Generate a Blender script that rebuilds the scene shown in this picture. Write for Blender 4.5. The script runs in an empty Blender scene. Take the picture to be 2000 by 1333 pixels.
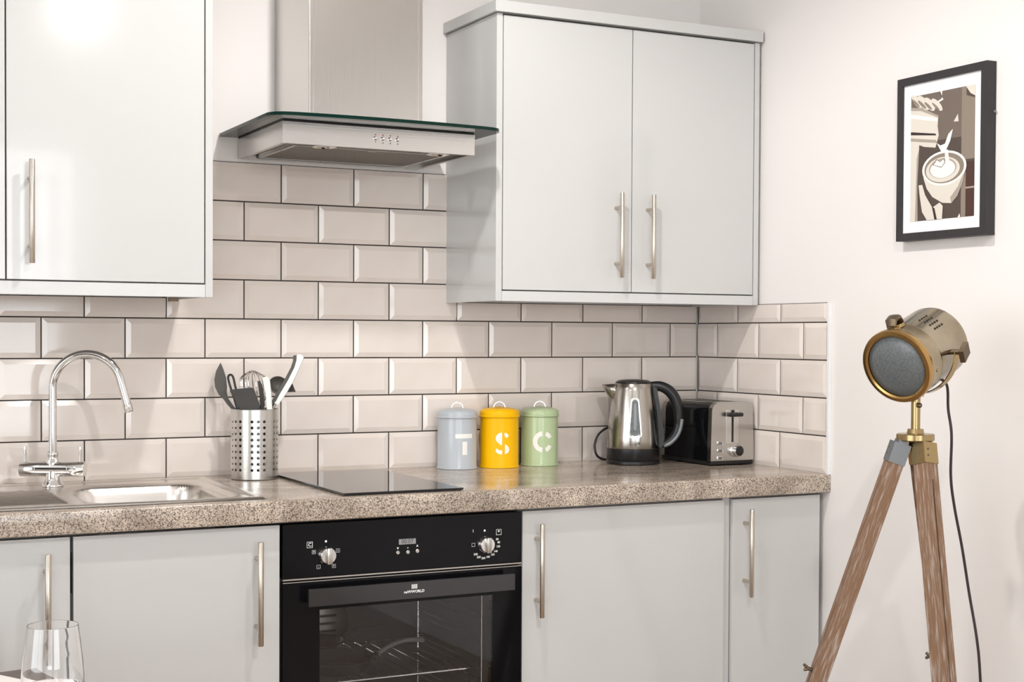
import bpy, bmesh, math, random
from mathutils import Vector, Matrix
random.seed(7)
S = bpy.context.scene
C = S.collection
PI = math.pi

# ------------------------------------------------------------------ camera
F_PX, YAW, PITCH, ROLL, SY = 2843.13, -0.470954, -0.020901, 0.004858, 50.0
CAM = Vector((-2.504, -3.68267, 1.27994))
_cy, _sy = math.cos(YAW), math.sin(YAW)
FW = Vector((-_sy, _cy, 0)); RT = Vector((_cy, _sy, 0)); UP = Vector((0, 0, 1))
RH, FH = RT.copy(), FW.copy()                       # level right / forward
FW, UP = FW*math.cos(PITCH)+UP*math.sin(PITCH), UP*math.cos(PITCH)-FW*math.sin(PITCH)
RT, UP = RT*math.cos(ROLL)+UP*math.sin(ROLL), UP*math.cos(ROLL)-RT*math.sin(ROLL)
cd = bpy.data.cameras.new('camera'); cam = bpy.data.objects.new('camera', cd); C.objects.link(cam)
cd.sensor_width = 36.0; cd.lens = F_PX*36/2000; cd.shift_y = SY/2000; cd.clip_start = 0.05
M3 = Matrix((RT, UP, -FW)).transposed()
cam.matrix_world = Matrix.Translation(CAM) @ M3.to_4x4()
S.camera = cam

# ------------------------------------------------------------------ world, lights, exposure
S.view_settings.view_transform = 'Standard'
try: S.view_settings.look = 'None'
except Exception: pass
S.view_settings.gamma = 1.0
S.view_settings.use_curve_mapping = False
S.view_settings.exposure = 0.0
W = bpy.data.worlds.new('sky'); S.world = W; W.use_nodes = True
W.node_tree.nodes['Background'].inputs[0].default_value = (0.93, 0.96, 1.0, 1)
W.node_tree.nodes['Background'].inputs[1].default_value = 3.0

ROOM_X0, ROOM_X1, ROOM_Y0, ROOM_Z = -5.2, 0.008, -6.6, 2.6
WINDOWS = [(-2.60, -0.70, 0.55, 2.50), (-4.9, -3.2, 0.55, 2.50)]      # openings in the rear wall
def area_light(name, loc, sx, sy, power, color, rot):
    l = bpy.data.lights.new(name, 'AREA'); l.shape = 'RECTANGLE'; l.size = sx; l.size_y = sy
    l.energy = power; l.color = color
    o = bpy.data.objects.new(name, l); C.objects.link(o); o.location = loc; o.rotation_euler = rot
    return o
for i, (a, b, c, d) in enumerate(WINDOWS):
    area_light('window_fill_light', ((a+b)/2, ROOM_Y0-0.12, (c+d)/2), b-a, d-c, 42, (0.94, 0.97, 1.0), (PI/2, 0, 0))
FILL_WINDOW = (-4.6, -1.4, 0.5, 2.45)                                 # unseen opening in the left wall, added for fill light: y0, y1, z0, z1
a, b, c, d = FILL_WINDOW
area_light('window_fill_light', (ROOM_X0-0.12, (a+b)/2, (c+d)/2), b-a, d-c, 54, (0.93, 0.97, 1.0), (PI/2, 0, -PI/2))  # added broad fill from the left, brightens the right wall
DOWNLIGHTS = [(-1.28, -1.17), (-1.41, -2.87), (-3.3, -1.17), (-3.3, -2.87)]
DOWN_POWER = [53, 70, 22, 22]

# ------------------------------------------------------------------ helpers
def ray(px, py):
    return FW + RT*((px-1000)/F_PX) - UP*((py-666.5-SY)/F_PX)
def on_y(px, py, Y):
    d = ray(px, py); return CAM + d*((Y-CAM.y)/d.y)
def on_x(px, py, X):
    d = ray(px, py); return CAM + d*((X-CAM.x)/d.x)
def on_z(px, py, Z):
    d = ray(px, py); return CAM + d*((Z-CAM.z)/d.z)
def at(px, py, D):
    return CAM + ray(px, py)*D
def lin(h):
    h = h.lstrip('#'); v = [int(h[i:i+2], 16)/255 for i in (0, 2, 4)]
    return tuple(((c/12.92) if c <= .04045 else ((c+.055)/1.055)**2.4) for c in v)

MATS = {}
def mat(name, col=(.8, .8, .8), rough=.5, metal=0.0, coat=0.0, spec=.5, trans=0.0, ior=1.45, emit=None, estr=0,
        noise=None, bump=None, aniso=0.0):
    """noise=(scale xyz, detail, col2, lo, hi): mixes in a second colour; bump=(scale xyz, strength, detail)"""
    m = bpy.data.materials.new(name); m.use_nodes = True; nt = m.node_tree; N = nt.nodes; L = nt.links
    b = N['Principled BSDF']; I = b.inputs
    I['Base Color'].default_value = (*col, 1); I['Roughness'].default_value = rough; I['Metallic'].default_value = metal
    I['Coat Weight'].default_value = coat; I['Coat Roughness'].default_value = .04
    I['Specular IOR Level'].default_value = spec; I['Transmission Weight'].default_value = trans; I['IOR'].default_value = ior
    I['Anisotropic'].default_value = aniso
    if emit: I['Emission Color'].default_value = (*emit, 1); I['Emission Strength'].default_value = estr
    if noise or bump: tc = N.new('ShaderNodeTexCoord')
    if noise:
        mp = N.new('ShaderNodeMapping'); mp.inputs['Scale'].default_value = noise[0]; L.new(tc.outputs['Object'], mp.inputs[0])
        n = N.new('ShaderNodeTexNoise'); n.inputs['Scale'].default_value = 1; n.inputs['Detail'].default_value = noise[1]; L.new(mp.outputs[0], n.inputs[0])
        r = N.new('ShaderNodeValToRGB'); r.color_ramp.elements[0].position = noise[3]; r.color_ramp.elements[1].position = noise[4]
        r.color_ramp.elements[0].color = (*col, 1); r.color_ramp.elements[1].color = (*noise[2], 1)
        L.new(n.outputs['Fac'], r.inputs[0]); L.new(r.outputs[0], I['Base Color'])
    if bump:
        mp = N.new('ShaderNodeMapping'); mp.inputs['Scale'].default_value = bump[0]; L.new(tc.outputs['Object'], mp.inputs[0])
        n = N.new('ShaderNodeTexNoise'); n.inputs['Scale'].default_value = 1; n.inputs['Detail'].default_value = bump[2]; L.new(mp.outputs[0], n.inputs[0])
        bp = N.new('ShaderNodeBump'); bp.inputs['Strength'].default_value = bump[1]; bp.inputs['Distance'].default_value = .002
        L.new(n.outputs['Fac'], bp.inputs['Height']); L.new(bp.outputs[0], I['Normal'])
    MATS[name] = m; return m
def pane_mat(name, tint, gloss_rough=.02, ior=1.5):
    m = bpy.data.materials.new(name); m.use_nodes = True; N = m.node_tree.nodes; L = m.node_tree.links
    N.remove(N['Principled BSDF']); o = N['Material Output']
    t = N.new('ShaderNodeBsdfTransparent'); t.inputs[0].default_value = (*tint, 1)
    g = N.new('ShaderNodeBsdfGlossy'); g.inputs['Roughness'].default_value = gloss_rough
    f = N.new('ShaderNodeFresnel'); f.inputs[0].default_value = ior
    x = N.new('ShaderNodeMixShader'); L.new(f.outputs[0], x.inputs[0]); L.new(t.outputs[0], x.inputs[1]); L.new(g.outputs[0], x.inputs[2])
    L.new(x.outputs[0], o.inputs[0]); MATS[name] = m; return m

def meshobj(name, bm, m, parent=None, smooth=False, angle=None):
    me = bpy.data.meshes.new(name); bmesh.ops.recalc_face_normals(bm, faces=bm.faces); bm.to_mesh(me); bm.free()
    return dataobj(name, me, m, parent, smooth, angle)
def dataobj(name, me, m, parent=None, smooth=False, angle=None):
    if isinstance(m, (list, tuple)):
        for k in m: me.materials.append(MATS[k])
    elif m: me.materials.append(MATS[m])
    if smooth:
        me.polygons.foreach_set('use_smooth', [True]*len(me.polygons))
        try: me.set_sharp_from_angle(angle=angle if angle else math.radians(38))
        except Exception: pass
    o = bpy.data.objects.new(name, me); C.objects.link(o)
    if parent is not None: o.parent = parent
    return o
def thing(name, label, cat, loc=(0, 0, 0), rotz=0.0, group=None):
    o = bpy.data.objects.new(name, None); C.objects.link(o); o.empty_display_size = .05
    o.location = loc; o.rotation_euler = (0, 0, rotz); o['label'] = label; o['category'] = cat
    if group: o['group'] = group
    return o
def tag(o, label, cat, group=None):
    o['label'] = label; o['category'] = cat
    if group: o['group'] = group
    return o
def struct(o): o['kind'] = 'structure'; return o

def B(): return bmesh.new()
def box(bm, x0, x1, y0, y1, z0, z1, bev=0.0, seg=2):
    vs = [bm.verts.new(p) for p in ((x0,y0,z0),(x1,y0,z0),(x1,y1,z0),(x0,y1,z0),(x0,y0,z1),(x1,y0,z1),(x1,y1,z1),(x0,y1,z1))]
    fs = [bm.faces.new([vs[i] for i in q]) for q in ((0,3,2,1),(4,5,6,7),(0,1,5,4),(1,2,6,5),(2,3,7,6),(3,0,4,7))]
    if bev:
        es = list({e for f in fs for e in f.edges})
        bmesh.ops.bevel(bm, geom=es, offset=bev, segments=seg, profile=.5, affect='EDGES')
    return bm
def flat_faced(o, on=True):
    if on: w = o.modifiers.new('face_normals', 'WEIGHTED_NORMAL'); w.keep_sharp = True; w.weight = 100
    return o
def boxo(name, m, parent, *a, bev=0.0, seg=2, smooth=False):
    bm = B(); box(bm, *a, bev=bev, seg=seg); return flat_faced(meshobj(name, bm, m, parent, smooth or bev > 0), bev > 0)
def frame_of(d):
    d = d.normalized(); u = Vector((0, 0, 1)) if abs(d.z) < .95 else Vector((1, 0, 0))
    a = d.cross(u).normalized(); return a, d.cross(a).normalized()
def tube(bm, pts, r, n=12, caps=True, flat=1.0, up=None):
    """sweep a circle (radius r or list of radii; flat squashes along the second axis) along pts"""
    pts = [Vector(p) for p in pts]; rings = []; pa = None
    for i, p in enumerate(pts):
        d = (pts[min(i+1, len(pts)-1)]-pts[max(i-1, 0)]).normalized()
        if up is not None:
            a = d.cross(Vector(up)).normalized(); b = a.cross(d).normalized()
        elif pa is None: a, b = frame_of(d)
        else:
            a = (pa-d*pa.dot(d)).normalized(); b = d.cross(a).normalized()
        pa = a; rr = r[i] if isinstance(r, (list, tuple)) else r
        rings.append([bm.verts.new(p+a*(rr*math.cos(2*PI*k/n))+b*(rr*flat*math.sin(2*PI*k/n))) for k in range(n)])
    for i in range(len(rings)-1):
        for k in range(n): bm.faces.new((rings[i][k], rings[i][(k+1) % n], rings[i+1][(k+1) % n], rings[i+1][k]))
    if caps: bm.faces.new(rings[0][::-1]); bm.faces.new(rings[-1])
    return bm
def lathe(bm, prof, n=40, c=(0, 0, 0), axis=None):
    """prof: [(r,z)...]; r=0 makes a pole. axis: direction replacing +z"""
    c = Vector(c)
    if axis is None: A, Bv, Z = Vector((1,0,0)), Vector((0,1,0)), Vector((0,0,1))
    else: Z = Vector(axis).normalized(); A, Bv = frame_of(Z)
    rings = []
    for r, z in prof:
        if r < 1e-6: rings.append([bm.verts.new(c+Z*z)])
        else: rings.append([bm.verts.new(c+Z*z+A*(r*math.cos(2*PI*k/n))+Bv*(r*math.sin(2*PI*k/n))) for k in range(n)])
    for a, b in zip(rings, rings[1:]):
        for k in range(n):
            q = [a[k % len(a)], a[(k+1) % len(a)], b[(k+1) % len(b)], b[k % len(b)]]
            u = []
            for v in q:
                if v not in u: u.append(v)
            if len(u) > 2: bm.faces.new(u)
    return bm
def prism(bm, poly, f0, f1):
    """poly: 2D points; f0/f1 map (u,v) to 3D for near and far face"""
    a = [bm.verts.new(f0(*p)) for p in poly]; b = [bm.verts.new(f1(*p)) for p in poly]; n = len(poly)
    bm.faces.new(a); bm.faces.new(b[::-1])
    for i in range(n): bm.faces.new((a[i], b[i], b[(i+1) % n], a[(i+1) % n]))
    return bm
def arc(cx, cy, r, a0, a1, n=12, ry=None):
    ry = r if ry is None else ry
    return [(cx+r*math.cos(math.radians(a0+(a1-a0)*i/n)), cy+ry*math.sin(math.radians(a0+(a1-a0)*i/n))) for i in range(n+1)]
def bez(pts, n=10):
    """Catmull-Rom through 3D points"""
    P = [Vector(p) for p in pts]; P = [2*P[0]-P[1]]+P+[2*P[-1]-P[-2]]; out = []
    for i in range(1, len(P)-2):
        for k in range(n):
            t = k/n; a, b, c, d = P[i-1:i+3]
            out.append(.5*((2*b)+(c-a)*t+(2*a-5*b+4*c-d)*t*t+(3*b-a-3*c+d)*t**3))
    out.append(P[-2]); return out
def text(name, body, size, m, parent, mapf, align='CENTER', bold=0.0):
    cu = bpy.data.curves.new(name, 'FONT'); cu.body = body; cu.size = size; cu.align_x = align; cu.align_y = 'CENTER'
    cu.resolution_u = 2; cu.offset = bold
    t = bpy.data.objects.new(name, cu); C.objects.link(t)
    bpy.context.view_layer.update()
    dg = bpy.context.evaluated_depsgraph_get()
    me = bpy.data.meshes.new_from_object(t.evaluated_get(dg))
    C.objects.unlink(t); bpy.data.objects.remove(t); bpy.data.curves.remove(cu); me.name = name
    for v in me.vertices: v.co = mapf(v.co.x, v.co.y)
    me.materials.clear()
    return dataobj(name, me, m, parent)

# ------------------------------------------------------------------ materials
mat('paint', (.81, .772, .748), .6, bump=((60, 60, 60), .05, 3))
mat('ceiling_paint', (.88, .87, .86), .7)
mat('glaze', (.745, .664, .607), .10, coat=.5, noise=((9, 9, 9), 2, (.77, .695, .64), .4, .65), bump=((14, 14, 14), .06, 2))
mat('grout', (.045, .036, .030), .9)
mat('trim_white', (.82, .82, .82), .35)
mat('gloss_grey', (.575, .570, .560), .12, coat=.35)
mat('edge_grey', (.61, .605, .60), .3)
mat('carcass', (.30, .29, .28), .6)
mat('dark_gap', (.02, .02, .02), .8)
mat('steel', (.62, .60, .57), .27, 1.0, bump=((2, 2, 260), .05, 2))
mat('steel_h', (.66, .645, .62), .25, 1.0, bump=((3, 260, 260), .05, 2))
mat('steel_v', (.66, .64, .615), .18, 1.0, bump=((420, 420, 2), .06, 2))
mat('kettle_steel', (.44, .41, .37), .2, 1.0, bump=((240, 240, 2), .05, 2))
mat('toaster_steel', (.50, .475, .445), .24, 1.0, bump=((3, 260, 260), .05, 2))
mat('sink_steel', (.72, .68, .64), .26, 1.0)
mat('handle_steel', (.56, .50, .43), .3, 1.0, bump=((2, 2, 400), .04, 2))
mat('chrome', (.80, .79, .78), .06, 1.0)
mat('black_gloss', (.005, .005, .006), .06, spec=.22)
mat('black_plastic', (.012, .012, .013), .28)
mat('dark_rubber', (.02, .018, .017), .5)
mat('oven_enamel', (.055, .055, .058), .35)
mat('white_print', (.85, .85, .85), .5)
mat('grey_print', (.30, .30, .31), .5)
mat('red_print', (.55, .03, .02), .4)
mat('pan_grip', (.30, .29, .28), .5)
mat('mesh_filter', (.22, .20, .165), .45, .8, noise=((420, 420, 420), 1, (.06, .055, .045), .45, .6))
mat('lamp_glass', (.9, .88, .85), .1, coat=.5)
mat('lit_lamp', (1, 1, 1), .5, emit=(1, .95, .88), estr=30)
pane_mat('hood_glass', (.965, .985, .975)); mat('glass_edge', (.002, .018, .013), .08, spec=.2)
pane_mat('oven_glass', (.88, .88, .89)); pane_mat('window_glass', (.97, .98, .98))
mat('ceramic_hob', (.012, .011, .011), .045, spec=.42)
mat('tin_grey', (.45, .48, .51), .28, coat=.3)
mat('tin_yellow', (.88, .47, .0005), .35, spec=.2)
mat('tin_green', (.42, .52, .30), .28, coat=.3)
mat('cream_print', (.86, .83, .78), .5)
mat('utensil_dark', (.040, .035, .031), .5)
mat('utensil_grey', (.085, .078, .068), .45)
mat('utensil_white', (.83, .81, .78), .35)
mat('brass', (.38, .28, .14), .24, 1.0, bump=((3, 3, 3), .02, 2))
mat('brass_brushed', (.42, .36, .26), .22, 1.0, noise=((14, 14, 14), 4, (.26, .21, .14), .35, .75))
mat('brass_rim', (.44, .27, .10), .25, 1.0)
mat('bronze', (.16, .12, .08), .4, .9)
mat('zinc', (.22, .23, .24), .5, .7)
mat('lens_frost', (.085, .10, .105), .38, coat=.2, noise=((260, 260, 260), 2, (.15, .16, .16), .3, .7))
mat('lamp_wood', (.215, .122, .070), .7, noise=((260, 260, 24), 7, (.47, .40, .35), .50, .80), bump=((220, 220, 14), .5, 4))
mat('frame_black', (.030, .026, .027), .5, bump=((300, 300, 20), .2, 2))
mat('mount_board', (.85, .84, .85), .7)
for n, c in dict(p_bg='4f443d', p_mid='6f6259', p_dark='322722', p_red='4a2f28', p_light='d9d1c6', p_white='f1ece4', p_grey='a79c90', p_shade='8a7d70').items():
    mat(n, lin(c), .45)
mat('clear_glass', (1, 1, 1), 0.0, trans=1.0, ior=1.46)
mat('water', (1, 1, 1), 0.0, trans=1.0, ior=1.33)
mat('table_white', (.80, .76, .73), .3, coat=.2)
mat('stool_wood', (.055, .03, .022), .35, noise=((8, 90, 90), 4, (.10, .055, .04), .35, .7))
mat('oak', (.40, .20, .09), .4, noise=((3, 30, 30), 4, (.28, .13, .06), .35, .7))

def laminate():
    m = mat('laminate', (.3, .25, .2), .17, spec=.7); nt = m.node_tree; N = nt.nodes; L = nt.links; b = N['Principled BSDF']
    tc = N.new('ShaderNodeTexCoord')
    def noise(sc, det, dist=0):
        mp = N.new('ShaderNodeMapping'); mp.inputs['Scale'].default_value = sc; L.new(tc.outputs['Object'], mp.inputs[0])
        n = N.new('ShaderNodeTexNoise'); n.inputs['Scale'].default_value = 1; n.inputs['Detail'].default_value = det
        n.inputs['Distortion'].default_value = dist; L.new(mp.outputs[0], n.inputs[0]); return n.outputs['Fac']
    def ramp(f, p0, c0, p1, c1):
        r = N.new('ShaderNodeValToRGB'); e = r.color_ramp.elements; e[0].position = p0; e[0].color = (*c0, 1); e[1].position = p1; e[1].color = (*c1, 1)
        L.new(f, r.inputs[0]); return r.outputs[0]
    fine = ramp(noise((430, 430, 430), 3, .4), .34, (.060, .047, .037), .58, (.74, .63, .53))
    cloud = ramp(noise((7, 13, 7), 4, .6), .35, (.60, .57, .54), .68, (1, .985, .97))
    mx = N.new('ShaderNodeMix'); mx.data_type = 'RGBA'; mx.blend_type = 'MULTIPLY'; mx.inputs[0].default_value = 1
    L.new(fine, mx.inputs[6]); L.new(cloud, mx.inputs[7]); L.new(mx.outputs[2], b.inputs['Base Color'])
laminate()
def planks():
    m = mat('floor_wood', (.3, .15, .07), .3); nt = m.node_tree; N = nt.nodes; L = nt.links; b = N['Principled BSDF']
    tc = N.new('ShaderNodeTexCoord'); br = N.new('ShaderNodeTexBrick'); L.new(tc.outputs['Object'], br.inputs[0])
    br.inputs['Color1'].default_value = (.44, .33, .25, 1); br.inputs['Color2'].default_value = (.36, .27, .20, 1); br.inputs['Mortar'].default_value = (.12, .06, .03, 1)
    br.inputs['Scale'].default_value = 1; br.inputs['Brick Width'].default_value = 1.2; br.inputs['Row Height'].default_value = .14; br.inputs['Mortar Size'].default_value = .003
    L.new(br.outputs['Color'], b.inputs['Base Color'])
planks()

# ------------------------------------------------------------------ room shell
fl = struct(boxo('floor', 'floor_wood', None, ROOM_X0, ROOM_X1+.15, ROOM_Y0, .15, -.1, 0)); tag(fl, 'warm brown wooden plank floor of the kitchen', 'floor')
ce = struct(boxo('ceiling', 'ceiling_paint', None, ROOM_X0, ROOM_X1+.15, ROOM_Y0, .15, ROOM_Z, ROOM_Z+.1)); tag(ce, 'plain white ceiling with recessed downlights', 'ceiling')
wb = struct(boxo('wall_back', 'paint', None, ROOM_X0-.15, ROOM_X1, .008, .15, 0, ROOM_Z)); tag(wb, 'off-white painted wall with bevelled tile splashback behind the worktop', 'wall')
wr = struct(boxo('wall_right', 'paint', None, ROOM_X1, ROOM_X1+.15, ROOM_Y0-.15, .15, 0, ROOM_Z)); tag(wr, 'off-white painted side wall carrying the framed print', 'wall')
bm = B(); a, b, c, d = FILL_WINDOW
box(bm, ROOM_X0-.15, ROOM_X0, ROOM_Y0-.15, a, 0, ROOM_Z); box(bm, ROOM_X0-.15, ROOM_X0, b, .008, 0, ROOM_Z); box(bm, ROOM_X0-.15, ROOM_X0, a, b, 0, c); box(bm, ROOM_X0-.15, ROOM_X0, a, b, d, ROOM_Z)
wl = struct(meshobj('wall_left', bm, 'paint')); tag(wl, 'plain off-white wall on the far left of the room', 'wall')
bm = B(); xs = ROOM_X0
for a, b, c, d in sorted(WINDOWS):
    box(bm, xs, a, ROOM_Y0-.15, ROOM_Y0, 0, ROOM_Z); box(bm, a, b, ROOM_Y0-.15, ROOM_Y0, 0, c); box(bm, a, b, ROOM_Y0-.15, ROOM_Y0, d, ROOM_Z); xs = b
box(bm, xs, ROOM_X1, ROOM_Y0-.15, ROOM_Y0, 0, ROOM_Z)
wrr = struct(meshobj('wall_rear', bm, 'paint')); tag(wrr, 'off-white wall with two tall windows behind the viewer', 'wall')
for i, (a, b, c, d) in enumerate(WINDOWS):
    bm = B(); y0, y1 = ROOM_Y0-.09, ROOM_Y0-.04; w = .05
    box(bm, a, a+w, y0, y1, c, d); box(bm, b-w, b, y0, y1, c, d); box(bm, a+w, b-w, y0, y1, c, c+w); box(bm, a+w, b-w, y0, y1, d-w, d)
    box(bm, a+w, b-w, y0, y1, (c+d)/2-.03, (c+d)/2+.03)
    o = struct(meshobj('window_%d' % (i+1), bm, 'trim_white')); tag(o, ['white sash window behind the viewer, nearer the side wall', 'white sash window behind the viewer, farther from the side wall'][i], 'window')
    boxo('pane', 'window_glass', o, a+w, b-w, y0+.02, y0+.024, c+w, (c+d)/2-.03); boxo('pane', 'window_glass', o, a+w, b-w, y0+.02, y0+.024, (c+d)/2+.03, d-w)

bm = B(); x0, x1, w = ROOM_X0-.09, ROOM_X0-.04, .05; ym = (a+b)/2; a, b, c, d = FILL_WINDOW; ym = (a+b)/2
box(bm, x0, x1, a, a+w, c, d); box(bm, x0, x1, b-w, b, c, d); box(bm, x0, x1, ym-.03, ym+.03, c, d); box(bm, x0, x1, a+w, b-w, c, c+w); box(bm, x0, x1, a+w, b-w, d-w, d)
o = struct(meshobj('window_3', bm, 'trim_white')); tag(o, 'wide white window added in the far left wall for fill light', 'window')  # invented window frame around the added left fill light
boxo('pane', 'window_glass', o, x0+.02, x0+.024, a+w, ym-.03, c+w, d-w); boxo('pane', 'window_glass', o, x0+.02, x0+.024, ym+.03, b-w, c+w, d-w)

# tiles: bevelled metro tiles, each an object under its wall
TW, TH, Z0, G = .2025, .101435, .9155, .0034
TILE_CACHE = {}
def tile_mesh(w, h, fl, fr, fb, ft):
    key = (round(w, 4), round(h, 4), fl, fr, fb, ft)
    if key in TILE_CACHE: return TILE_CACHE[key]
    bm = B(); bv = .0125; e = .0048; t = .008
    o = [(0, 0), (w, 0), (w, h), (0, h)]
    inn = [(bv*fl, bv*fb), (w-bv*fr, bv*fb), (w-bv*fr, h-bv*ft), (bv*fl, h-bv*ft)]
    r0 = [bm.verts.new((u, 0, v)) for u, v in o]; r1 = [bm.verts.new((u, -e, v)) for u, v in o]; r2 = [bm.verts.new((u, -t, v)) for u, v in inn]
    for a, b in ((r0, r1), (r1, r2)):
        for k in range(4): bm.faces.new((a[k], a[(k+1) % 4], b[(k+1) % 4], b[k]))
    bm.faces.new(r2); bm.faces.new(r0[::-1])
    bmesh.ops.recalc_face_normals(bm, faces=bm.faces)
    me = bpy.data.meshes.new('tile'); bm.to_mesh(me); bm.free(); me.materials.append(MATS['glaze']); TILE_CACHE[key] = me
    return me
def tile(parent, u0, u1, v0, v1, place, fl=1, fr=1, fb=1, ft=1):
    g = G/2; me = tile_mesh(u1-u0-2*g, v1-v0-2*g, fl, fr, fb, ft)
    o = bpy.data.objects.new('tile', me); C.objects.link(o); o.parent = parent
    loc, rz = place(u0+g, v0+g); o.location = loc
    o.rotation_euler = (random.uniform(-.0022, .0022), 0, rz+random.uniform(-.0016, .0016))
back_place = lambda u, v: ((u, .0078, v), 0.0)
right_place = lambda u, v: ((.0078, -u, v), -PI/2)
ZCUT = 1.374
for row in range(8):
    v0 = Z0+row*TH; v1 = v0+TH
    odd = (row % 2 == 0)                          # first course counts as odd
    j0 = -.1938 if odd else -.0940
    if row < 4: spans = [(-2.9, 0.0, v1, 1)]
    elif row == 4: spans = [(-2.9, -1.574, ZCUT, 0), (-1.574, -.832, v1, 1), (-.832, 0.0, ZCUT, 0)]
    else: spans = [(-1.62, -.832, v1, 1)]
    joints = [j0-i*TW for i in range(15)]
    for x0, x1, top, ft in spans:
        if row == 4 and abs(x0+1.574) < .001:
            x0 = min(joints, key=lambda j: abs(j+1.574)); 
        if row == 4 and abs(x1+1.574) < .001: x1 = min(joints, key=lambda j: abs(j+1.574))
        if row == 4 and abs(x1+.832) < .001: x1 = min(joints, key=lambda j: abs(j+.80))
        if row == 4 and abs(x0+.832) < .001: x0 = min(joints, key=lambda j: abs(j+.80))
        js = sorted([j for j in joints if x0+.012 < j < x1-.012]); cuts = [x0]+js+[x1]
        for a, b in zip(cuts, cuts[1:]):
            tile(wb, a, b, v0, top, back_place, 1 if a in js or abs(a-x0) < 1e-6 and row == 4 else 0, 1 if b in js else 0, 1, ft)
bm = B(); box(bm, -2.9, 0, .0042, .0079, Z0, ZCUT); box(bm, -1.62, -.832, .0042, .0079, ZCUT, Z0+8*TH); meshobj('grout', bm, 'grout', wb)
for row in range(5):
    v0 = Z0+row*TH; v1 = min(v0+TH, ZCUT); odd = row % 2 == 0
    js = [.2045, .4070] if odd else [.1033, .3058, .5083]
    cuts = [.004]+js+[.611]
    for a, b in zip(cuts, cuts[1:]): tile(wr, a, b, v0, v1, right_place, 1 if (a in js or odd) else 0, 1 if (b in js or odd) else 0, 1, 1 if row < 4 else 0)
boxo('grout', 'grout', wr, .0042, .0079, -.611, 0, Z0, ZCUT)
boxo('tile_trim', 'trim_white', wr, -.0015, .0079, -.6225, -.6125, Z0, ZCUT+.002, bev=.001)

# ------------------------------------------------------------------ worktop
WT = .917
def worktop():
    bm = B(); xl, xr = -3.0, .0065
    sx0, sx1, sy0, sy1 = -2.42, -1.55, -.545, -.085
    q = .0045
    prof = [(-.50, WT), (-.622+q, WT)]+[(-.622+q-q*math.sin(math.radians(a)), WT-q+q*math.cos(math.radians(a))) for a in (22, 45, 68, 90)]+[(-.622, .868+q)]+[(-.622+q-q*math.cos(math.radians(a)), .868+q-q*math.sin(math.radians(a))) for a in (30, 60, 90)]+[(-.50, .868)]
    prof = [(min(p[0], sy0), p[1]) for p in prof]
    prism(bm, prof, lambda y, z: (xl, y, z), lambda y, z: (xr, y, z))
    box(bm, xl, xr, sy1, .004, .868, WT); box(bm, xl, sx0, sy0, sy1, .868, WT); box(bm, sx1, xr, sy0, sy1, .868, WT)
    o = meshobj('worktop', bm, 'laminate', None, True, math.radians(30))
    tag(o, 'mottled brown stone-effect laminate worktop with rounded front edge', 'worktop')
worktop()

# ------------------------------------------------------------------ cabinets
def bar_handle(parent, x, y_door, z0, z1, off=.034, r=.0062):
    bm = B(); y = y_door-off
    lathe(bm, [(0, z0), (r-.0006, z0), (r, z0+.0008), (r, z1-.0008), (r-.0006, z1), (0, z1)], 16, (x, y, 0))
    L = z1-z0
    for z in (z0+L*.17, z1-L*.17):
        lathe(bm, [(.0052, 0), (.0045, .004), (.0045, off)], 12, (x, y_door, z), (0, -1, 0))
    return meshobj('handle', bm, 'handle_steel', parent, True)
def cabinet_door(parent, x0, x1, z0, z1, yf, hx=None, hz=None, t=.018):
    d = boxo('door', 'gloss_grey', parent, x0, x1, yf, yf+t, z0, z1, bev=.0014)
    if hx is not None: bar_handle(d, hx, yf, *hz)
    return d
UF = -.308
rc = thing('wall_cabinet', 'two-door pale grey gloss wall cabinet with cornice above the kettle', 'cabinet', (0, 0, 0))
boxo('carcass', 'carcass', rc, -.816, -.020, UF+.022, .006, 1.392, 2.112)
boxo('side_panel', 'gloss_grey', rc, -.834, -.8165, UF, .006, 1.371, 2.1135, bev=.0012)
boxo('side_panel', 'gloss_grey', rc, -.0185, -.002, UF, .0, 1.371, 2.1135, bev=.0012)
boxo('pelmet', 'edge_grey', rc, -.816, -.0190, UF, UF+.018, 1.371, 1.3975, bev=.001)
boxo('cornice', 'gloss_grey', rc, -.844, -.0005, UF-.014, .006, 2.1145, 2.144, bev=.0015)
cabinet_door(rc, -.8138, -.4248, 1.4006, 2.1098, UF, -.474, (1.438, 1.665))
cabinet_door(rc, -.4220, -.0212, 1.4006, 2.1098, UF, -.374, (1.437, 1.664))
lc = thing('wall_cabinet', 'pale gloss wall cabinet hanging above the sink', 'cabinet', (0, 0, 0))
boxo('carcass', 'carcass', lc, -2.49, -1.596, UF+.022, .006, 1.392, 2.112)
boxo('side_panel', 'gloss_grey', lc, -1.594, -1.5765, UF, .006, 1.3675, 2.1135, bev=.0012)
boxo('side_panel', 'gloss_grey', lc, -2.510, -2.4925, UF, .006, 1.3675, 2.1135, bev=.0012)
boxo('pelmet', 'edge_grey', lc, -2.492, -1.5945, UF, UF+.018, 1.3675, 1.3975, bev=.001)
boxo('cornice', 'gloss_grey', lc, -2.52, -1.566, UF-.014, .006, 2.1145, 2.144, bev=.0015)
cabinet_door(lc, -2.0390, -1.5968, 1.4008, 2.1098, UF, -1.990, (1.436, 1.665))
cabinet_door(lc, -2.4900, -2.0420, 1.4008, 2.1098, UF, -2.095, (1.436, 1.665))
boxo('bracket', 'bronze', lc, -1.668, -1.648, -.268, -.250, 1.358, 1.3675)

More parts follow.
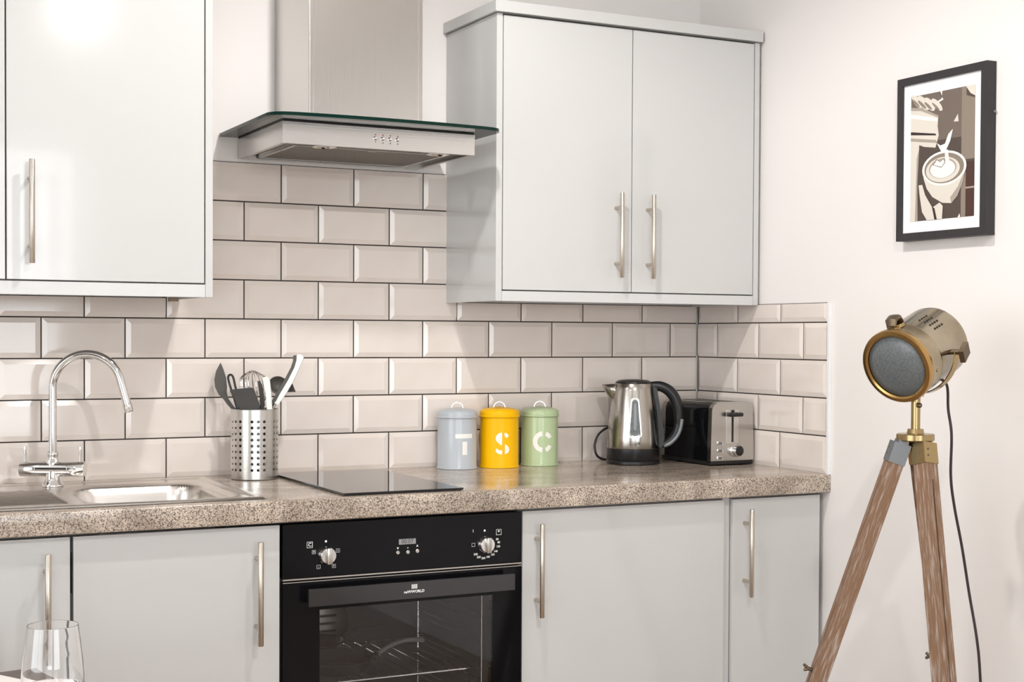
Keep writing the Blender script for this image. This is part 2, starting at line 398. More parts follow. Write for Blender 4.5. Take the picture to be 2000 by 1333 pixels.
BF = -.600
def base_cabinet(label, x0, x1, hx, hz=(.608, .832), top=.866):
    t = thing('base_cabinet', label, 'cabinet')
    boxo('carcass', 'carcass', t, x0, x1, BF+.022, .004, .15, top)
    boxo('plinth', 'gloss_grey', t, x0, x1, BF+.06, BF+.075, 0.0, .148)
    cabinet_door(t, x0+.0022, x1-.0022, .152, .861, BF, hx, hz)
    return t
base_cabinet('pale grey gloss base cabinet under the drainer, behind the wine glass', -2.560, -1.9535, -2.005, (.606, .832), .74)
base_cabinet('pale grey gloss base cabinet between the oven and the drainer cabinet', -1.9515, -1.5045, -1.560, (.604, .830), .74)
base_cabinet('wide grey base cabinet right of the oven under the canisters', -.9065, -.3170, -.868)
c4 = base_cabinet('narrow grey base cabinet in the corner beside the side wall', -.2945, -.0075, -.256, (.610, .837))
boxo('filler_strip', 'edge_grey', c4, -.3165, -.295, BF+.012, BF+.03, .0, .866)

# ------------------------------------------------------------------ sink
def sink():
    t = thing('sink', 'stainless steel inset sink with ridged drainer beside the tap', 'sink', (0, 0, 0))
    X0, X1, Y0, Y1 = -2.46, -1.523, -.575, -.055
    bx0, bx1, by0, by1 = -1.895, -1.575, -.535, -.150
    dx0, dx1, dy0, dy1 = -2.43, -1.935, -.525, -.19
    def sd(x, y, a, b, c, d, r):
        qx = abs(x-(a+b)/2)-(b-a)/2+r; qy = abs(y-(c+d)/2)-(d-c)/2+r
        return math.hypot(max(qx, 0), max(qy, 0))+min(max(qx, qy), 0)-r
    sm = lambda t: (lambda u: u*u*(3-2*u))(min(max(t, 0), 1))
    def z(x, y):
        s = -sd(x, y, bx0, bx1, by0, by1, .075); zz = WT+.0055
        e = -sd(x, y, X0, X1, Y0, Y1, .012); zz -= .0045*(1-sm(e/.008))
        zz -= .0030*sm((e-.022)/.006)                   # raised outer lip
        zz -= .006*sm((s+.012)/.014)+.15*sm((s-.002)/.032)
        q = -sd(x, y, dx0, dx1, dy0, dy1, .03)
        if q > 0: zz -= .004*sm(q/.02); zz += .0050*sm(q/.012)*max(0, math.sin((y-dy0)*2*PI/.028))
        return zz
    nx, ny = 190, 130; bm = B(); V = []
    for j in range(ny+1):
        y = Y0+(Y1-Y0)*j/ny
        V.append([bm.verts.new((X0+(X1-X0)*i/nx, y, z(X0+(X1-X0)*i/nx, y))) for i in range(nx+1)])
    for j in range(ny):
        for i in range(nx): bm.faces.new((V[j][i], V[j][i+1], V[j+1][i+1], V[j+1][i]))
    meshobj('basin', bm, 'sink_steel', t, True, PI)
    bm = B(); lathe(bm, [(0, .001), (.016, .001), (.018, .004), (.036, .004), (.040, 0), (.040, -.006)], 28, ((bx0+bx1)/2, (by0+by1)/2, WT-.1515)); meshobj('drain', bm, 'chrome', t, True)
sink()

# ------------------------------------------------------------------ tap
def tap():
    base = at(103, 955, 3.44); base = Vector((base.x, base.y, WT+.0030))
    t = thing('kitchen_tap', 'chrome swan-neck mixer tap with two levers behind the sink', 'tap', base, YAW); k = 1.21e-3   # metres per pixel here
    bm = B(); lathe(bm, [(0, 0), (.0255, 0), (.0262, .002), (.0255, .005), (.0215, .010), (.0185, .018), (.0175, .028), (.0175, .04)], 32); meshobj('base', bm, 'chrome', t, True)
    bm = B(); lathe(bm, [(0, -.0760), (.017, -.0760), (.0180, -.0745), (.0180, -.0385), (.0172, -.038), (.0172, -.037), (.0180, -.0365), (.0180, .0375), (.0172, .038), (.0172, .039), (.0180, .0395), (.0180, .0745), (.017, .076), (0, .076)], 28, (0, 0, .041), (1, 0, 0)); meshobj('valve_body', bm, 'chrome', t, True)
    bm = B(); lathe(bm, [(.0155, .045), (.0150, .060), (.0128, .066), (.0128, .072), (.0135, .073), (.0135, .080), (.0125, .0815), (.0105, .0815)], 28); meshobj('collar', bm, 'chrome', t, True)
    bm = B(); lathe(bm, [(0, 0), (.005, 0), (.005, .003), (0, .0035)], 16, (0, -.0148, .059), (0, -1, .1)); meshobj('badge', bm, 'steel', t, True)
    for s in (-1, 1):
        bm = B(); lathe(bm, [(0, .052), (.0042, .052), (.0036, .085), (.0042, .092), (.0036, .0945), (0, .0945)], 14, (s*.0655, 0, 0)); meshobj('lever', bm, 'chrome', t, True)
    R = .0815; zc = .258-.0265
    pts = [Vector((0, 0, .06)), Vector((0, 0, .12)), Vector((0, 0, .18))]
    pts += [Vector((R-R*math.cos(math.radians(a)), 0, zc+R*math.sin(math.radians(a)))) for a in range(0, 173, 7)]
    pts = [p for p in pts]
    e = pts[-1]; d = (pts[-1]-pts[-2]).normalized(); pts += [e+d*.03, e+d*.056]
    bm = B(); tube(bm, pts, .0098, 20); meshobj('spout', bm, 'chrome', t, True)
    bm = B(); e = pts[-1]; lathe(bm, [(.0098, -.001), (.0108, 0), (.0108, .017), (.0095, .019), (.008, .0185), (.0078, .012), (0, .012)], 24, e, d); meshobj('nozzle', bm, 'chrome', t, True)
tap()

# ------------------------------------------------------------------ hob
def hob():
    t = thing('hob', 'black ceramic glass hob set into the worktop', 'hob')
    boxo('glass_plate', 'ceramic_hob', t, -1.354, -1.056, -.592, -.062, WT+.0022, WT+.0066, bev=.0008)
    boxo('seal', 'black_plastic', t, -1.351, -1.059, -.589, -.065, WT+.0003, WT+.0022)
hob()

# ------------------------------------------------------------------ cooker hood
def hood():
    t = thing('cooker_hood', 'stainless steel chimney cooker hood with curved glass canopy', 'cooker hood', (-1.1745, 0, 0))
    hw, yf, zb, zt = .2510, -.366, 1.7345, 1.7855
    # open-bottomed casing
    bm = B(); th = .012
    box(bm, -hw, hw, yf, yf+th, zb, zt); box(bm, -hw, -hw+th, yf+th, .005, zb, zt); box(bm, hw-th, hw, yf+th, .005, zb, zt)
    box(bm, -hw+th, hw-th, -.012, .005, zb, zt); box(bm, -hw+th, hw-th, yf+th, -.012, zb+.016, zt)
    meshobj('casing', bm, 'steel_h', t)
    boxo('seal', 'black_plastic', t, -hw+.002, hw-.002, yf+.002, .004, zt, zt+.0035)
    boxo('lip', 'chrome', t, -hw-.0005, hw+.0005, yf-.0012, yf, zt-.006, zt-.0025)
    fz = zb+.004
    f = boxo('filter', 'mesh_filter', t, -.196, .196, -.300, -.030, fz, fz+.008)
    bm = B(); box(bm, -.204, .204, -.306, -.300, fz-.001, fz+.009); box(bm, -.204, .204, -.030, -.024, fz-.001, fz+.009); box(bm, -.204, -.196, -.300, -.030, fz-.001, fz+.009); box(bm, .196, .204, -.300, -.030, fz-.001, fz+.009)
    box(bm, -.012, .012, -.304, -.296, fz-.003, fz); meshobj('filter_frame', bm, 'steel', f)
    for x in (-.135, .165):
        bm = B(); lathe(bm, [(.030, .010), (.030, -.002), (.026, -.003), (.022, 0), (.019, .006), (0, .006)], 28, (x, -.332, zb+.002)); l = meshobj('hood_lamp', bm, 'chrome', t, True)
        bm = B(); lathe(bm, [(0, -.001), (.013, -.0005), (.017, .004), (.017, .006)], 24, (x, -.332, zb+.003)); meshobj('bulb', bm, 'lamp_glass', l, True)
    for k in range(4):
        x = -.0165+.0195*k; z = zb+.0255
        bm = B(); lathe(bm, [(.0050, 0), (.0050, .002), (.0042, .003), (.0040, .006), (.0030, .007), (0, .007)], 18, (x, yf, z), (0, -1, 0)); b = meshobj('button', bm, 'chrome', t, True)
        bm = B(); lathe(bm, [(.0016, 0), (.0016, .0006), (0, .0006)], 12, (x, yf, z+.0085), (0, -1, 0)); meshobj('indicator', bm, 'red_print', b)
        text('symbol', '\u2227o\u25cf\u25cb'[k] if k in (1,) else ['^', 'o', 'o', 'o'][k], .0075, 'black_plastic', b, lambda u, v, x=x, z=z: (x+u, yf-.0004, z-.010+v))
    # glass canopy: straight sides, rounded front corners, slightly bowed front
    poly = [(-.300, .002), (-.300, -.395)]
    poly += [(-.300+.045-.045*math.cos(math.radians(a)), -.395-.045*math.sin(math.radians(a))) for a in range(12, 80, 12)]
    poly += [(x/100, -.455+.012*((x/100)/.25)**2*1.0-.0) for x in range(-24, 25, 4)]
    poly += [(.300-.045+.045*math.cos(math.radians(a)), -.395-.045*math.sin(math.radians(a))) for a in range(78, 5, -12)]
    poly += [(.300, -.395), (.300, .002)]
    z0, z1 = zt+.0035, zt+.0115
    bm = B(); prism(bm, poly, lambda x, y: (x, y, z0), lambda x, y: (x, y, z1))
    bm.faces.ensure_lookup_table()
    for fc in bm.faces: fc.material_index = 1 if len(fc.verts) == 4 and abs(fc.calc_center_median().z-(z0+z1)/2) < .001 else 0
    meshobj('glass_canopy', bm, ['hood_glass', 'glass_edge'], t)
    # chimney of two telescoping sleeves
    cw, cf = .1515, -.266
    bm = B(); box(bm, -cw, cw, cf, .005, z1, 2.30, bev=.003, seg=3); flat_faced(meshobj('chimney', bm, 'steel_v', t, True))
    bm = B(); box(bm, -cw+.004, cw-.004, cf+.004, .005, 2.30, ROOM_Z-.001); meshobj('upper_sleeve', bm, 'steel_v', t)
    for s in (-1, 1):
        boxo('seam', 'chrome', t, s*(cw-.012)-.0012, s*(cw-.012)+.0012, cf-.0010, cf+.001, z1+.001, 2.30)
hood()

# ------------------------------------------------------------------ oven
def oven():
    x0, x1 = -1.5015, -.9095; yf = -.606
    t = thing('built_in_oven', 'black built-in electric oven with silver knobs under the hob', 'oven')
    # chassis with open cavity
    bm = B(); cx0, cx1, cz0, cz1 = -1.436, -.975, .335, .690
    box(bm, x0, cx0, -.58, -.06, .27, .862); box(bm, cx1, x1, -.58, -.06, .27, .862); box(bm, cx0, cx1, -.58, -.06, .27, cz0); box(bm, cx0, cx1, -.58, -.06, cz1, .862); box(bm, cx0, cx1, -.10, -.06, cz0, cz1)
    meshobj('chassis', bm, 'oven_enamel', t)
    p = boxo('control_panel', 'black_gloss', t, x0, x1, yf, -.582, .7405, .8615, bev=.0015)
    boxo('panel_trim', 'steel', t, x0, x1, yf-.0008, yf+.012, .7370, .7402)
    # knobs
    def knob(px, py):
        c = on_y(px, py, yf)
        bm = B(); lathe(bm, [(.0215, 0), (.0215, .003), (.0205, .005), (.0185, .014), (.0170, .0155), (0, .0155)], 32, (c.x, yf, c.z), (0, -1, 0)); k = meshobj('knob', bm, 'chrome', t, True)
        bm = B(); box(bm, c.x-.0062, c.x+.0062, yf-.024, yf-.015, c.z-.0185, c.z+.0185, bev=.002); meshobj('grip', bm, 'steel', k, True)
        return c, k
    def flat(c, du, dv): return lambda u, v: (c.x+du+u, yf-.0003, c.z+dv+v)
    def icon(k, c, du, dv, s, glyph):
        bm = B(); w = s*.13
        for a in ((-s, s, s-w*1, s), (-s, s, -s, -s+w), (-s, -s+w, -s+w, s-w), (s-w, s, -s+w, s-w)):
            vs = [bm.verts.new((c.x+du+u, yf-.0003, c.z+dv+v)) for u, v in ((a[0], a[2]), (a[1], a[2]), (a[1], a[3]), (a[0], a[3]))]; bm.faces.new(vs)
        meshobj('symbol', bm, 'white_print', k)
        if glyph: text('symbol', glyph, s*1.7, 'white_print', k, flat(c, du, dv), bold=.0002)
    c, k = knob(638, 1085)
    for px, py, s, g in ((605, 1065, .0068, 'C'), (613, 1079, .0042, '='), (660, 1076, .0042, 'i'), (622, 1108, .0042, '-'), (652, 1106, .0042, '+')):
        q = on_y(px, py, yf); icon(k, c, q.x-c.x, q.z-c.z, s, g)
    def dot(k, px, py, r=.0026):
        q = on_y(px, py, yf); bm = B(); n = 14; bm.faces.new([bm.verts.new((q.x+r*math.cos(2*PI*i/n), yf-.0003, q.z+r*math.sin(2*PI*i/n))) for i in range(n)]); meshobj('mark', bm, 'white_print', k)
    dot(k, 636.5, 1058)
    c, k = knob(948, 1064)
    dot(k, 946.5, 1037)
    q = on_y(974, 1040, yf); icon(k, c, q.x-c.x, q.z-c.z, .0068, '*')
    q = on_y(924.5, 1065, yf); icon(k, c, q.x-c.x, q.z-c.z, .0042, None)
    q = on_y(924, 1038, yf); text('symbol', 'I', .009, 'white_print', k, flat(q, 0, 0), bold=.0002)
    for s, px, py in (('50', 971, 1054), ('80', 974, 1060), ('120', 973, 1068), ('140', 968, 1077.5), ('160', 962, 1084), ('180', 953, 1088.5), ('200', 944, 1091), ('220', 935, 1089), ('240', 929, 1083.5)):
        q = on_y(px, py, yf); text('number', s, .0068, 'white_print', k, flat(q, 0, 0), bold=.0002)
    # clock display and three buttons
    a = on_y(779, 1063, yf); b = on_y(812, 1052, yf)
    d = boxo('display', 'grey_print', t, a.x, b.x, yf-.0006, yf, a.z-.002, b.z)
    text('digits', '00:07', .0135, 'p_dark', d, lambda u, v: ((a.x+b.x)/2+u, yf-.0009, (a.z+b.z)/2-.001+v))
    for px, py, g in ((777, 1080, 'v'), (796.5, 1079, '-'), (815, 1077, '^')):
        q = on_y(px, py, yf); bm = B(); lathe(bm, [(.0045, 0), (.0045, .0018), (.0038, .0025), (0, .0025)], 18, (q.x, yf, q.z), (0, -1, 0)); bt = meshobj('button', bm, 'steel', t, True)
        text('symbol', g, .010, 'white_print', bt, flat(q, 0, .0105), bold=.0003)
    # door: glass front with a window, handle, logo
    dz0, dz1 = .285, .7325; wx0, wx1, wz0, wz1 = -1.416, -.985, .36, .668
    bm = B(); y0, y1 = yf, -.583
    box(bm, x0, wx0, y0, y1, dz0, dz1); box(bm, wx1, x1, y0, y1, dz0, dz1); box(bm, wx0, wx1, y0, y1, dz0, wz0); box(bm, wx0, wx1, y0, y1, wz1, dz1)
    dr = meshobj('door', bm, 'black_gloss', t)
    boxo('door_glass', 'oven_glass', dr, wx0, wx1, yf+.0005, yf+.0045, wz0, wz1)
    bm = B(); box(bm, x0, x1, yf-.0008, yf+.001, dz1-.0012, dz1+.0006); meshobj('edge_trim', bm, 'steel', dr)
    hx0, hx1, hz0, hz1, hy = -1.4535, -.9445, .6815, .7205, yf-.036
    h = boxo('door_handle', 'black_gloss', dr, hx0, hx1, hy, hy+.010, hz0, hz1, bev=.001)
    h.data.materials.clear(); h.data.materials.append(mat('smoked_metal', (.075, .075, .078), .10, .8))
    for x in (hx0+.03, hx1-.03): boxo('handle_post', 'black_plastic', dr, x-.009, x+.009, hy+.010, yf, .692, .712)
    q = on_y(809, 1156, hy)
    text('logo', 'neWWORLD', .0088, 'white_print', dr, lambda u, v: (q.x+u, hy-.0004, q.z+v), bold=.00025)
    bm = B()
    for k in range(5):
        u = q.x-.0064+.0030*k; vs = [bm.verts.new((u+a, hy-.0004, q.z+b)) for a, b in ((0, .0065), (.0018, .0065), (.0018, .0165), (0, .0165))]; bm.faces.new(vs)
    meshobj('logo_mark', bm, 'white_print', dr)
    # side ladders
    for x in (cx0+.010, cx1-.010):
        bm = B()
        for y in (-.545, -.16): tube(bm, [(x, y, cz0+.005), (x, y, cz1-.006)], .0025, 8)
        for k in range(6):
            z = cz0+.05+.052*k
            for dz in (0, .016): tube(bm, [(x, -.545, z+dz), (x, -.16, z+dz)], .0017, 6)
        meshobj('side_ladder', bm, 'chrome', t, True)
    # slotted fan cover at the back of the cavity
    bm = B(); lathe(bm, [(0, .004), (.085, .004), (.092, 0)], 40, (-1.25, -.101, .53), (0, -1, 0)); fc = meshobj('fan_cover', bm, 'steel', t, True)
    for k in range(5):
        for s in (-1, 1): boxo('vent_slot', 'dark_gap', fc, -1.25+s*.034-.022, -1.25+s*.034+.022, -.1065, -.104, .49+.02*k-.003, .49+.02*k+.003)
    # wire shelf
    zs = on_y(955, 1302, -.535).z; bm = B()
    tube(bm, [(cx0+.014, -.535, zs), (cx1-.014, -.535, zs)], .0034, 8); tube(bm, [(cx0+.014, -.15, zs), (cx1-.014, -.15, zs)], .0030, 8)
    for k in range(14): x = cx0+.03+k*(cx1-cx0-.06)/13; tube(bm, [(x, -.536, zs+.003), (x, -.15, zs+.003)], .0015, 6)
    meshobj('wire_shelf', bm, 'chrome', t, True)
    return zs
ZS = oven()
def pan(label, cx, cy, z0, a0, hmat):
    t = thing('frying_pan', label, 'pan', (cx, cy, z0), math.radians(a0), 'pans stored in the oven')
    t.scale = (.86, .86, .86)
    bm = B(); lathe(bm, [(0, 0), (.082, 0), (.092, .006), (.108, .036), (.110, .0375), (.1075, .038), (.090, .008), (.080, .003), (0, .003)], 44); meshobj('bowl', bm, 'oven_enamel', t, True)
    bm = B(); lathe(bm, [(.1095, .036), (.1118, .0375), (.1095, .039), (.1072, .0375), (.1095, .036)], 44); meshobj('rim', bm, 'chrome', t, True)
    bm = B(); tube(bm, [(.104, 0, .031), (.118, 0, .034), (.130, 0, .036)], .010, 12, flat=.55); meshobj('ferrule', bm, 'chrome', t, True)
    bm = B(); tube(bm, bez([(.126, 0, .035), (.160, 0, .052), (.205, 0, .064), (.250, 0, .062), (.266, 0, .058)], 6), [.0100]*6+[.0105]*6+[.0115]*6+[.0115]*6+[.010], 12, flat=.6); meshobj('grip', bm, hmat, t, True)
pan('dark frying pan with pale handle at the front of the oven shelf', -1.318, -.440, ZS+.0050, 2, 'pan_grip')
pan('dark frying pan with dark handle at the back of the oven shelf, stacked behind', -1.322, -.232, ZS+.0050, 6, 'utensil_grey')

# ------------------------------------------------------------------ canisters
def canister(label, c, r, h, m, letter):
    t = thing('storage_canister', label, 'canister', (c[0], c[1], WT+.0004), YAW, 'storage canisters in a row')
    bm = B(); lathe(bm, [(0, .002), (r-.001, .002), (r+.0012, 0), (r+.0018, .0015), (r+.0008, .004), (r-.0006, .006), (r-.0006, h), (r-.003, h), (r-.003, .006), (0, .005)], 56); meshobj('body', bm, m, t, True)
    bm = B(); lathe(bm, [(r-.0035, h-.004), (r+.0008, h-.006), (r+.0026, h-.0042), (r+.0026, h-.002), (r+.0010, h), (r+.0010, h+.0085), (r-.001, h+.0125), (r-.008, h+.0165), (r-.018, h+.0185), (r-.026, h+.0200), (.012, h+.0225), (0, h+.0228)], 56); ld = meshobj('lid', bm, m, t, True)
    bm = B(); n = 16; W2 = .0045
    pts = [(-.0165*math.cos(PI*k/n), h+.0205+.0165*math.sin(PI*k/n)) for k in range(n+1)]
    a = [[bm.verts.new((x*s, y, z if s == 1 else z-.0012)) for x, z in pts for s in (1,)] for y in (-W2, W2) for s in (1,)]
    b = [[bm.verts.new((x*.93, y, z-.0010)) for x, z in pts] for y in (-W2, W2)]
    for k in range(n):
        bm.faces.new((a[0][k], a[0][k+1], a[1][k+1], a[1][k])); bm.faces.new((b[0][k], b[1][k], b[1][k+1], b[0][k+1]))
        bm.faces.new((a[0][k], b[0][k], b[0][k+1], a[0][k+1])); bm.faces.new((a[1][k], a[1][k+1], b[1][k+1], b[1][k]))
    meshobj('lid_handle', bm, 'chrome', ld, True)
    bm = B(); rr = r-.0001
    for poly in letter:
        # dense wrap onto the cylinder: triangulate flat, subdivide, then bend
        vs = [bm.verts.new((u, 0, v)) for u, v in poly]; bm.faces.new(vs)
    bmesh.ops.triangulate(bm, faces=bm.faces)
    bmesh.ops.subdivide_edges(bm, edges=[e for e in bm.edges if e.calc_length() > .006], cuts=4, use_grid_fill=True)
    for v in bm.verts: th = v.co.x/rr; v.co = Vector((rr*math.sin(th), -rr*math.cos(th), v.co.z))
    meshobj('letter', bm, 'cream_print', t)
def ring(cx, cz, ro, ri, a0, a1, sy=1.0, n=10):
    return arc(cx, cz, ro, a0, a1, n, ro*sy)+arc(cx, cz, ri, a1, a0, n, ri*sy)
def rect(a, b, c, d): return [(a, c), (b, c), (b, d), (a, d)]
zl = .0685                                        # middle of the letters above the base
T_ = [rect(-.003, .0475, zl+.0165, zl+.0285), rect(.0165, .0305, zl-.0285, zl+.0075)]
cs, cr = .0105, .0255
S_ = []
u0 = .0105
S_.append([(u0-.0025, zl+.030)]+[(u0-.0025, zl-.006)]+[(u0-.010, zl-.001), (u0-.017, zl+.005), (u0-.0205, zl+.0125), (u0-.0185, zl+.021), (u0-.012, zl+.0275)])
S_.append([(u0+.0055, zl-.030), (u0+.0055, zl-.003+.001), (u0+.0115, zl-.005), (u0+.0175, zl-.0115), (u0+.019, zl-.019), (u0+.015, zl-.026)])
S_.append([(u0+.0045, zl+.0295), (u0+.0135, zl+.0265), (u0+.0170, zl+.0205), (u0+.0110, zl+.0145), (u0+.0045, zl+.0195)])
S_.append([(u0-.0020, zl-.0305), (u0-.0120, zl-.0285), (u0-.0200, zl-.0235), (u0-.0185, zl-.0130), (u0-.0100, zl-.0185), (u0-.0020, zl-.0195)])
c0 = .0105
def ringq(cx, cz, ro, ri, a0, a1, n):
    o, i = arc(cx, cz, ro, a0, a1, n), arc(cx, cz, ri, a0, a1, n); return [[o[k], o[k+1], i[k+1], i[k]] for k in range(n)]
C_ = ringq(c0-.001, zl, .0295, .0165, 97, 263, 18)+ringq(c0-.001, zl, .0295, .0175, 28, 72, 6)+ringq(c0-.001, zl, .0295, .0175, -72, -28, 6)
canister('pale grey lidded tin canister with white stencilled T', (-.829, -.0640), .0545, .1440, 'tin_grey', T_)
canister('bright yellow lidded tin canister with white stencilled S', (-.7045, -.0730), .0540, .1440, 'tin_yellow', S_)
canister('sage green lidded tin canister with white stencilled C', (-.5735, -.0645), .0525, .1430, 'tin_green', C_)

# ------------------------------------------------------------------ utensil pot and utensils
PC = on_z(497, 940, WT); dv = Vector((PC.x-CAM.x, PC.y-CAM.y, 0)).normalized(); PC = PC+dv*.060
PD = (PC-CAM).dot(FW); PH = .1755
def utensil_pot():
    t = thing('utensil_holder', 'perforated stainless steel utensil pot beside the sink', 'utensil pot', (PC.x, PC.y, WT+.0004), YAW)
    r = .0592; bm = B(); nsl = 24; rows = 9; pitch = .0151; zbot = .0255-pitch/2
    zs = [0.003, zbot]+[zbot+pitch*(i+1) for i in range(rows)]+[PH]
    off = math.radians(-90+4-7.5)
    def pt(a, z): return bm.verts.new((r*math.cos(a), r*math.sin(a), z))
    for k in range(nsl):
        a0 = off+2*PI*k/nsl; a1 = off+2*PI*(k+1)/nsl; am = (a0+a1)/2
        for i in range(len(zs)-1):
            z0, z1 = zs[i], zs[i+1]; zm = (z0+z1)/2
            per = [pt(a, z) for a, z in ((a0, z0), (am, z0), (a1, z0), (a1, zm), (a1, z1), (am, z1), (a0, z1), (a0, zm))]
            if 1 <= i <= rows and k % 4 != 3:
                hr = .0037; inn = []
                for q in range(8):
                    th = math.radians(-135+45*q); inn.append(pt(am+hr*1.04*math.cos(th)/r, zm+hr*1.04*math.sin(th)))
                for q in range(8): bm.faces.new((per[q], per[(q+1) % 8], inn[(q+1) % 8], inn[q]))
            else: bm.faces.new((per[0], per[1], per[5], per[6], per[7])); bm.faces.new((per[1], per[2], per[3], per[4], per[5]))
    bmesh.ops.remove_doubles(bm, verts=bm.verts, dist=1e-5)
    o = meshobj('perforated_wall', bm, 'steel', t, True, PI)
    o.data.normals_split_custom_set_from_vertices([Vector((v.co.x, v.co.y, 0)).normalized() for v in o.data.vertices])
    bm = B(); lathe(bm, [(0, .001), (r-.003, 0), (r-.0002, .0015), (r, .004)], 48); meshobj('base', bm, 'steel', t, True)
    bm = B(); lathe(bm, [(r-.0015, PH-.001), (r+.0006, PH), (r-.0004, PH+.0012), (r-.0015, PH-.001)], 48); meshobj('rim', bm, 'steel', t, True)
utensil_pot()
KU = PD/F_PX
def U(px, py, d=0.0): return at(px, py, PD+d)
def flat_tool(bm, outline, d0, d1, thick):
    """outline in pixels, extruded along the view-level depth; d0 at first, d1 slope by height"""
    def f(px, py): return U(px, py, d0+(803-py)*KU*d1)
    nrm = FH*thick
    prism(bm, outline, lambda u, v: f(u, v), lambda u, v: f(u, v)+nrm)
INSIDE = lambda px, d=0.0: U(px, 925, d)            # resting point inside the pot
# leaf-shaped spoon
t = thing('serving_spoon', 'dark grey pointed spoon leaning left in the utensil pot', 'spoon', INSIDE(470, .0))
def rel(t, bm_obj): bm_obj.parent = t; bm_obj.matrix_parent_inverse = Matrix.Translation(-t.location)
bm = B(); ol = [(430.5, 709), (436, 722), (441, 738), (443, 755), (442.5, 768), (445, 778), (453, 790), (463, 803), (455, 803), (444, 791), (436, 780), (427, 771), (420, 757), (418.5, 742), (422, 725)]
flat_tool(bm, ol, .012, .10, .004); rel(t, meshobj('head', bm, 'utensil_grey', None))
bm = B(); tube(bm, [U(460, 800, .014), U(468, 850, .008), INSIDE(478, .0)], .0040, 10); rel(t, meshobj('handle', bm, 'utensil_grey', None, True))
# tool standing head down: loop handle
t = thing('kitchen_tool', 'black tool standing handle up with a looped end', 'utensil', INSIDE(485, -.02))
bm = B(); lp = [U(x, y, -.012) for x, y in ((461, 790), (455, 772), (448, 750), (445.5, 738), (448, 733), (453, 733.5), (456.5, 741), (460, 757), (466, 776))]
tube(bm, bez(lp, 5), .0028, 10); rel(t, meshobj('loop', bm, 'black_plastic', None, True))
bm = B(); tube(bm, [U(461, 776, -.012), U(468, 800, -.014), INSIDE(484, -.02)], [.0085, .0085, .006], 12, flat=.5, up=FH); rel(t, meshobj('handle', bm, 'black_plastic', None, True))
# turner
t = thing('turner', 'dark brown slice with a slanted square blade in the pot', 'spatula', INSIDE(500, -.035))
bm = B(); flat_tool(bm, [(448.5, 764), (451, 761.5), (491, 757.5), (495.5, 759.5), (508, 793), (506, 800), (498, 803), (474, 803), (469, 799)], -.040, .12, .0022); rel(t, meshobj('blade', bm, 'utensil_dark', None))
bm = B(); tube(bm, [U(487, 800, -.037), U(496, 850, -.034), INSIDE(502, -.030)], .004, 10); rel(t, meshobj('handle', bm, 'utensil_dark', None, True))
# whisk
t = thing('balloon_whisk', 'steel balloon whisk with thin wire loops in the pot', 'whisk', INSIDE(503, .0))
base = U(504, 808, .012); top = U(494, 727, .012); ax = (top-base); sd_ = RH
for k in range(6):
    th = PI*k/6+.2; side = (RH*math.cos(th)+FH*(.5*math.sin(th))); w = .040
    pts = [base+ax*a+side*(w*b) for a, b in ((0, .06), (.25, .42), (.55, .86), (.8, .90), (.95, .52), (1.0+.03*(k % 2), 0), (.95, -.52), (.8, -.90), (.55, -.86), (.25, -.42), (0, -.06))]
    bm = B(); tube(bm, bez(pts, 5), .0011, 6); rel(t, meshobj('wire', bm, 'chrome', None, True))
bm = B(); tube(bm, [base+ax*.02, INSIDE(506, .01)], .006, 12); rel(t, meshobj('handle', bm, 'steel', None, True))
# white-handled peeler
t = thing('peeler', 'short white-handled peeler beside the whisk wires', 'peeler', INSIDE(524, -.02))
bm = B(); flat_tool(bm, [(512.5, 739), (517, 736.5), (523, 736.5), (526, 740), (529, 765), (531.5, 804), (521.5, 804), (519, 768)], -.030, .02, .007); rel(t, meshobj('handle', bm, 'utensil_white', None))
bm = B(); flat_tool(bm, [(503, 745), (507, 744), (511.5, 752), (515, 770), (517, 792), (513, 803), (508.5, 803), (507, 775)], -.020, .03, .004); rel(t, meshobj('blade_guard', bm, 'utensil_dark', None))
bm = B(); tube(bm, [U(526, 800, -.027), INSIDE(523, -.02)], .0045, 10); rel(t, meshobj('shank', bm, 'utensil_white', None, True))
# ladle behind
t = thing('ladle', 'grey ladle bowl leaning right behind the white handle', 'ladle', INSIDE(515, .02))
bc = U(543, 754, .052); axl = (FH*-.75+Vector((0, 0, .45))+RH*.25).normalized()
bm = B(); lathe(bm, [(0, -.016), (.014, -.013), (.022, -.004), (.0250, .006), (.0235, .006), (.020, -.002), (.012, -.010), (0, -.013)], 28, bc, axl); rel(t, meshobj('bowl', bm, 'utensil_grey', None, True))
bm = B(); tube(bm, bez([bc+Vector((0, 0, -.021)), U(532, 788, .042), U(522, 812, .034), INSIDE(505, .03)], 5), .0042, 10); rel(t, meshobj('handle', bm, 'utensil_grey', None, True))
# dark spatula whose corner shows at the right
t = thing('spatula', 'black spatula blade corner showing behind the long white handle', 'spatula', INSIDE(508, .03))
bm = B(); flat_tool(bm, [(571, 750), (577.5, 766), (560, 766.5), (547, 775), (541, 783), (536, 776), (552, 757)], .022, .04, .002); rel(t, meshobj('blade', bm, 'utensil_dark', None))
bm = B(); tube(bm, bez([U(540, 780, .022), U(530, 812, .022), INSIDE(512, .02)], 5), .004, 10); rel(t, meshobj('handle', bm, 'utensil_dark', None, True))
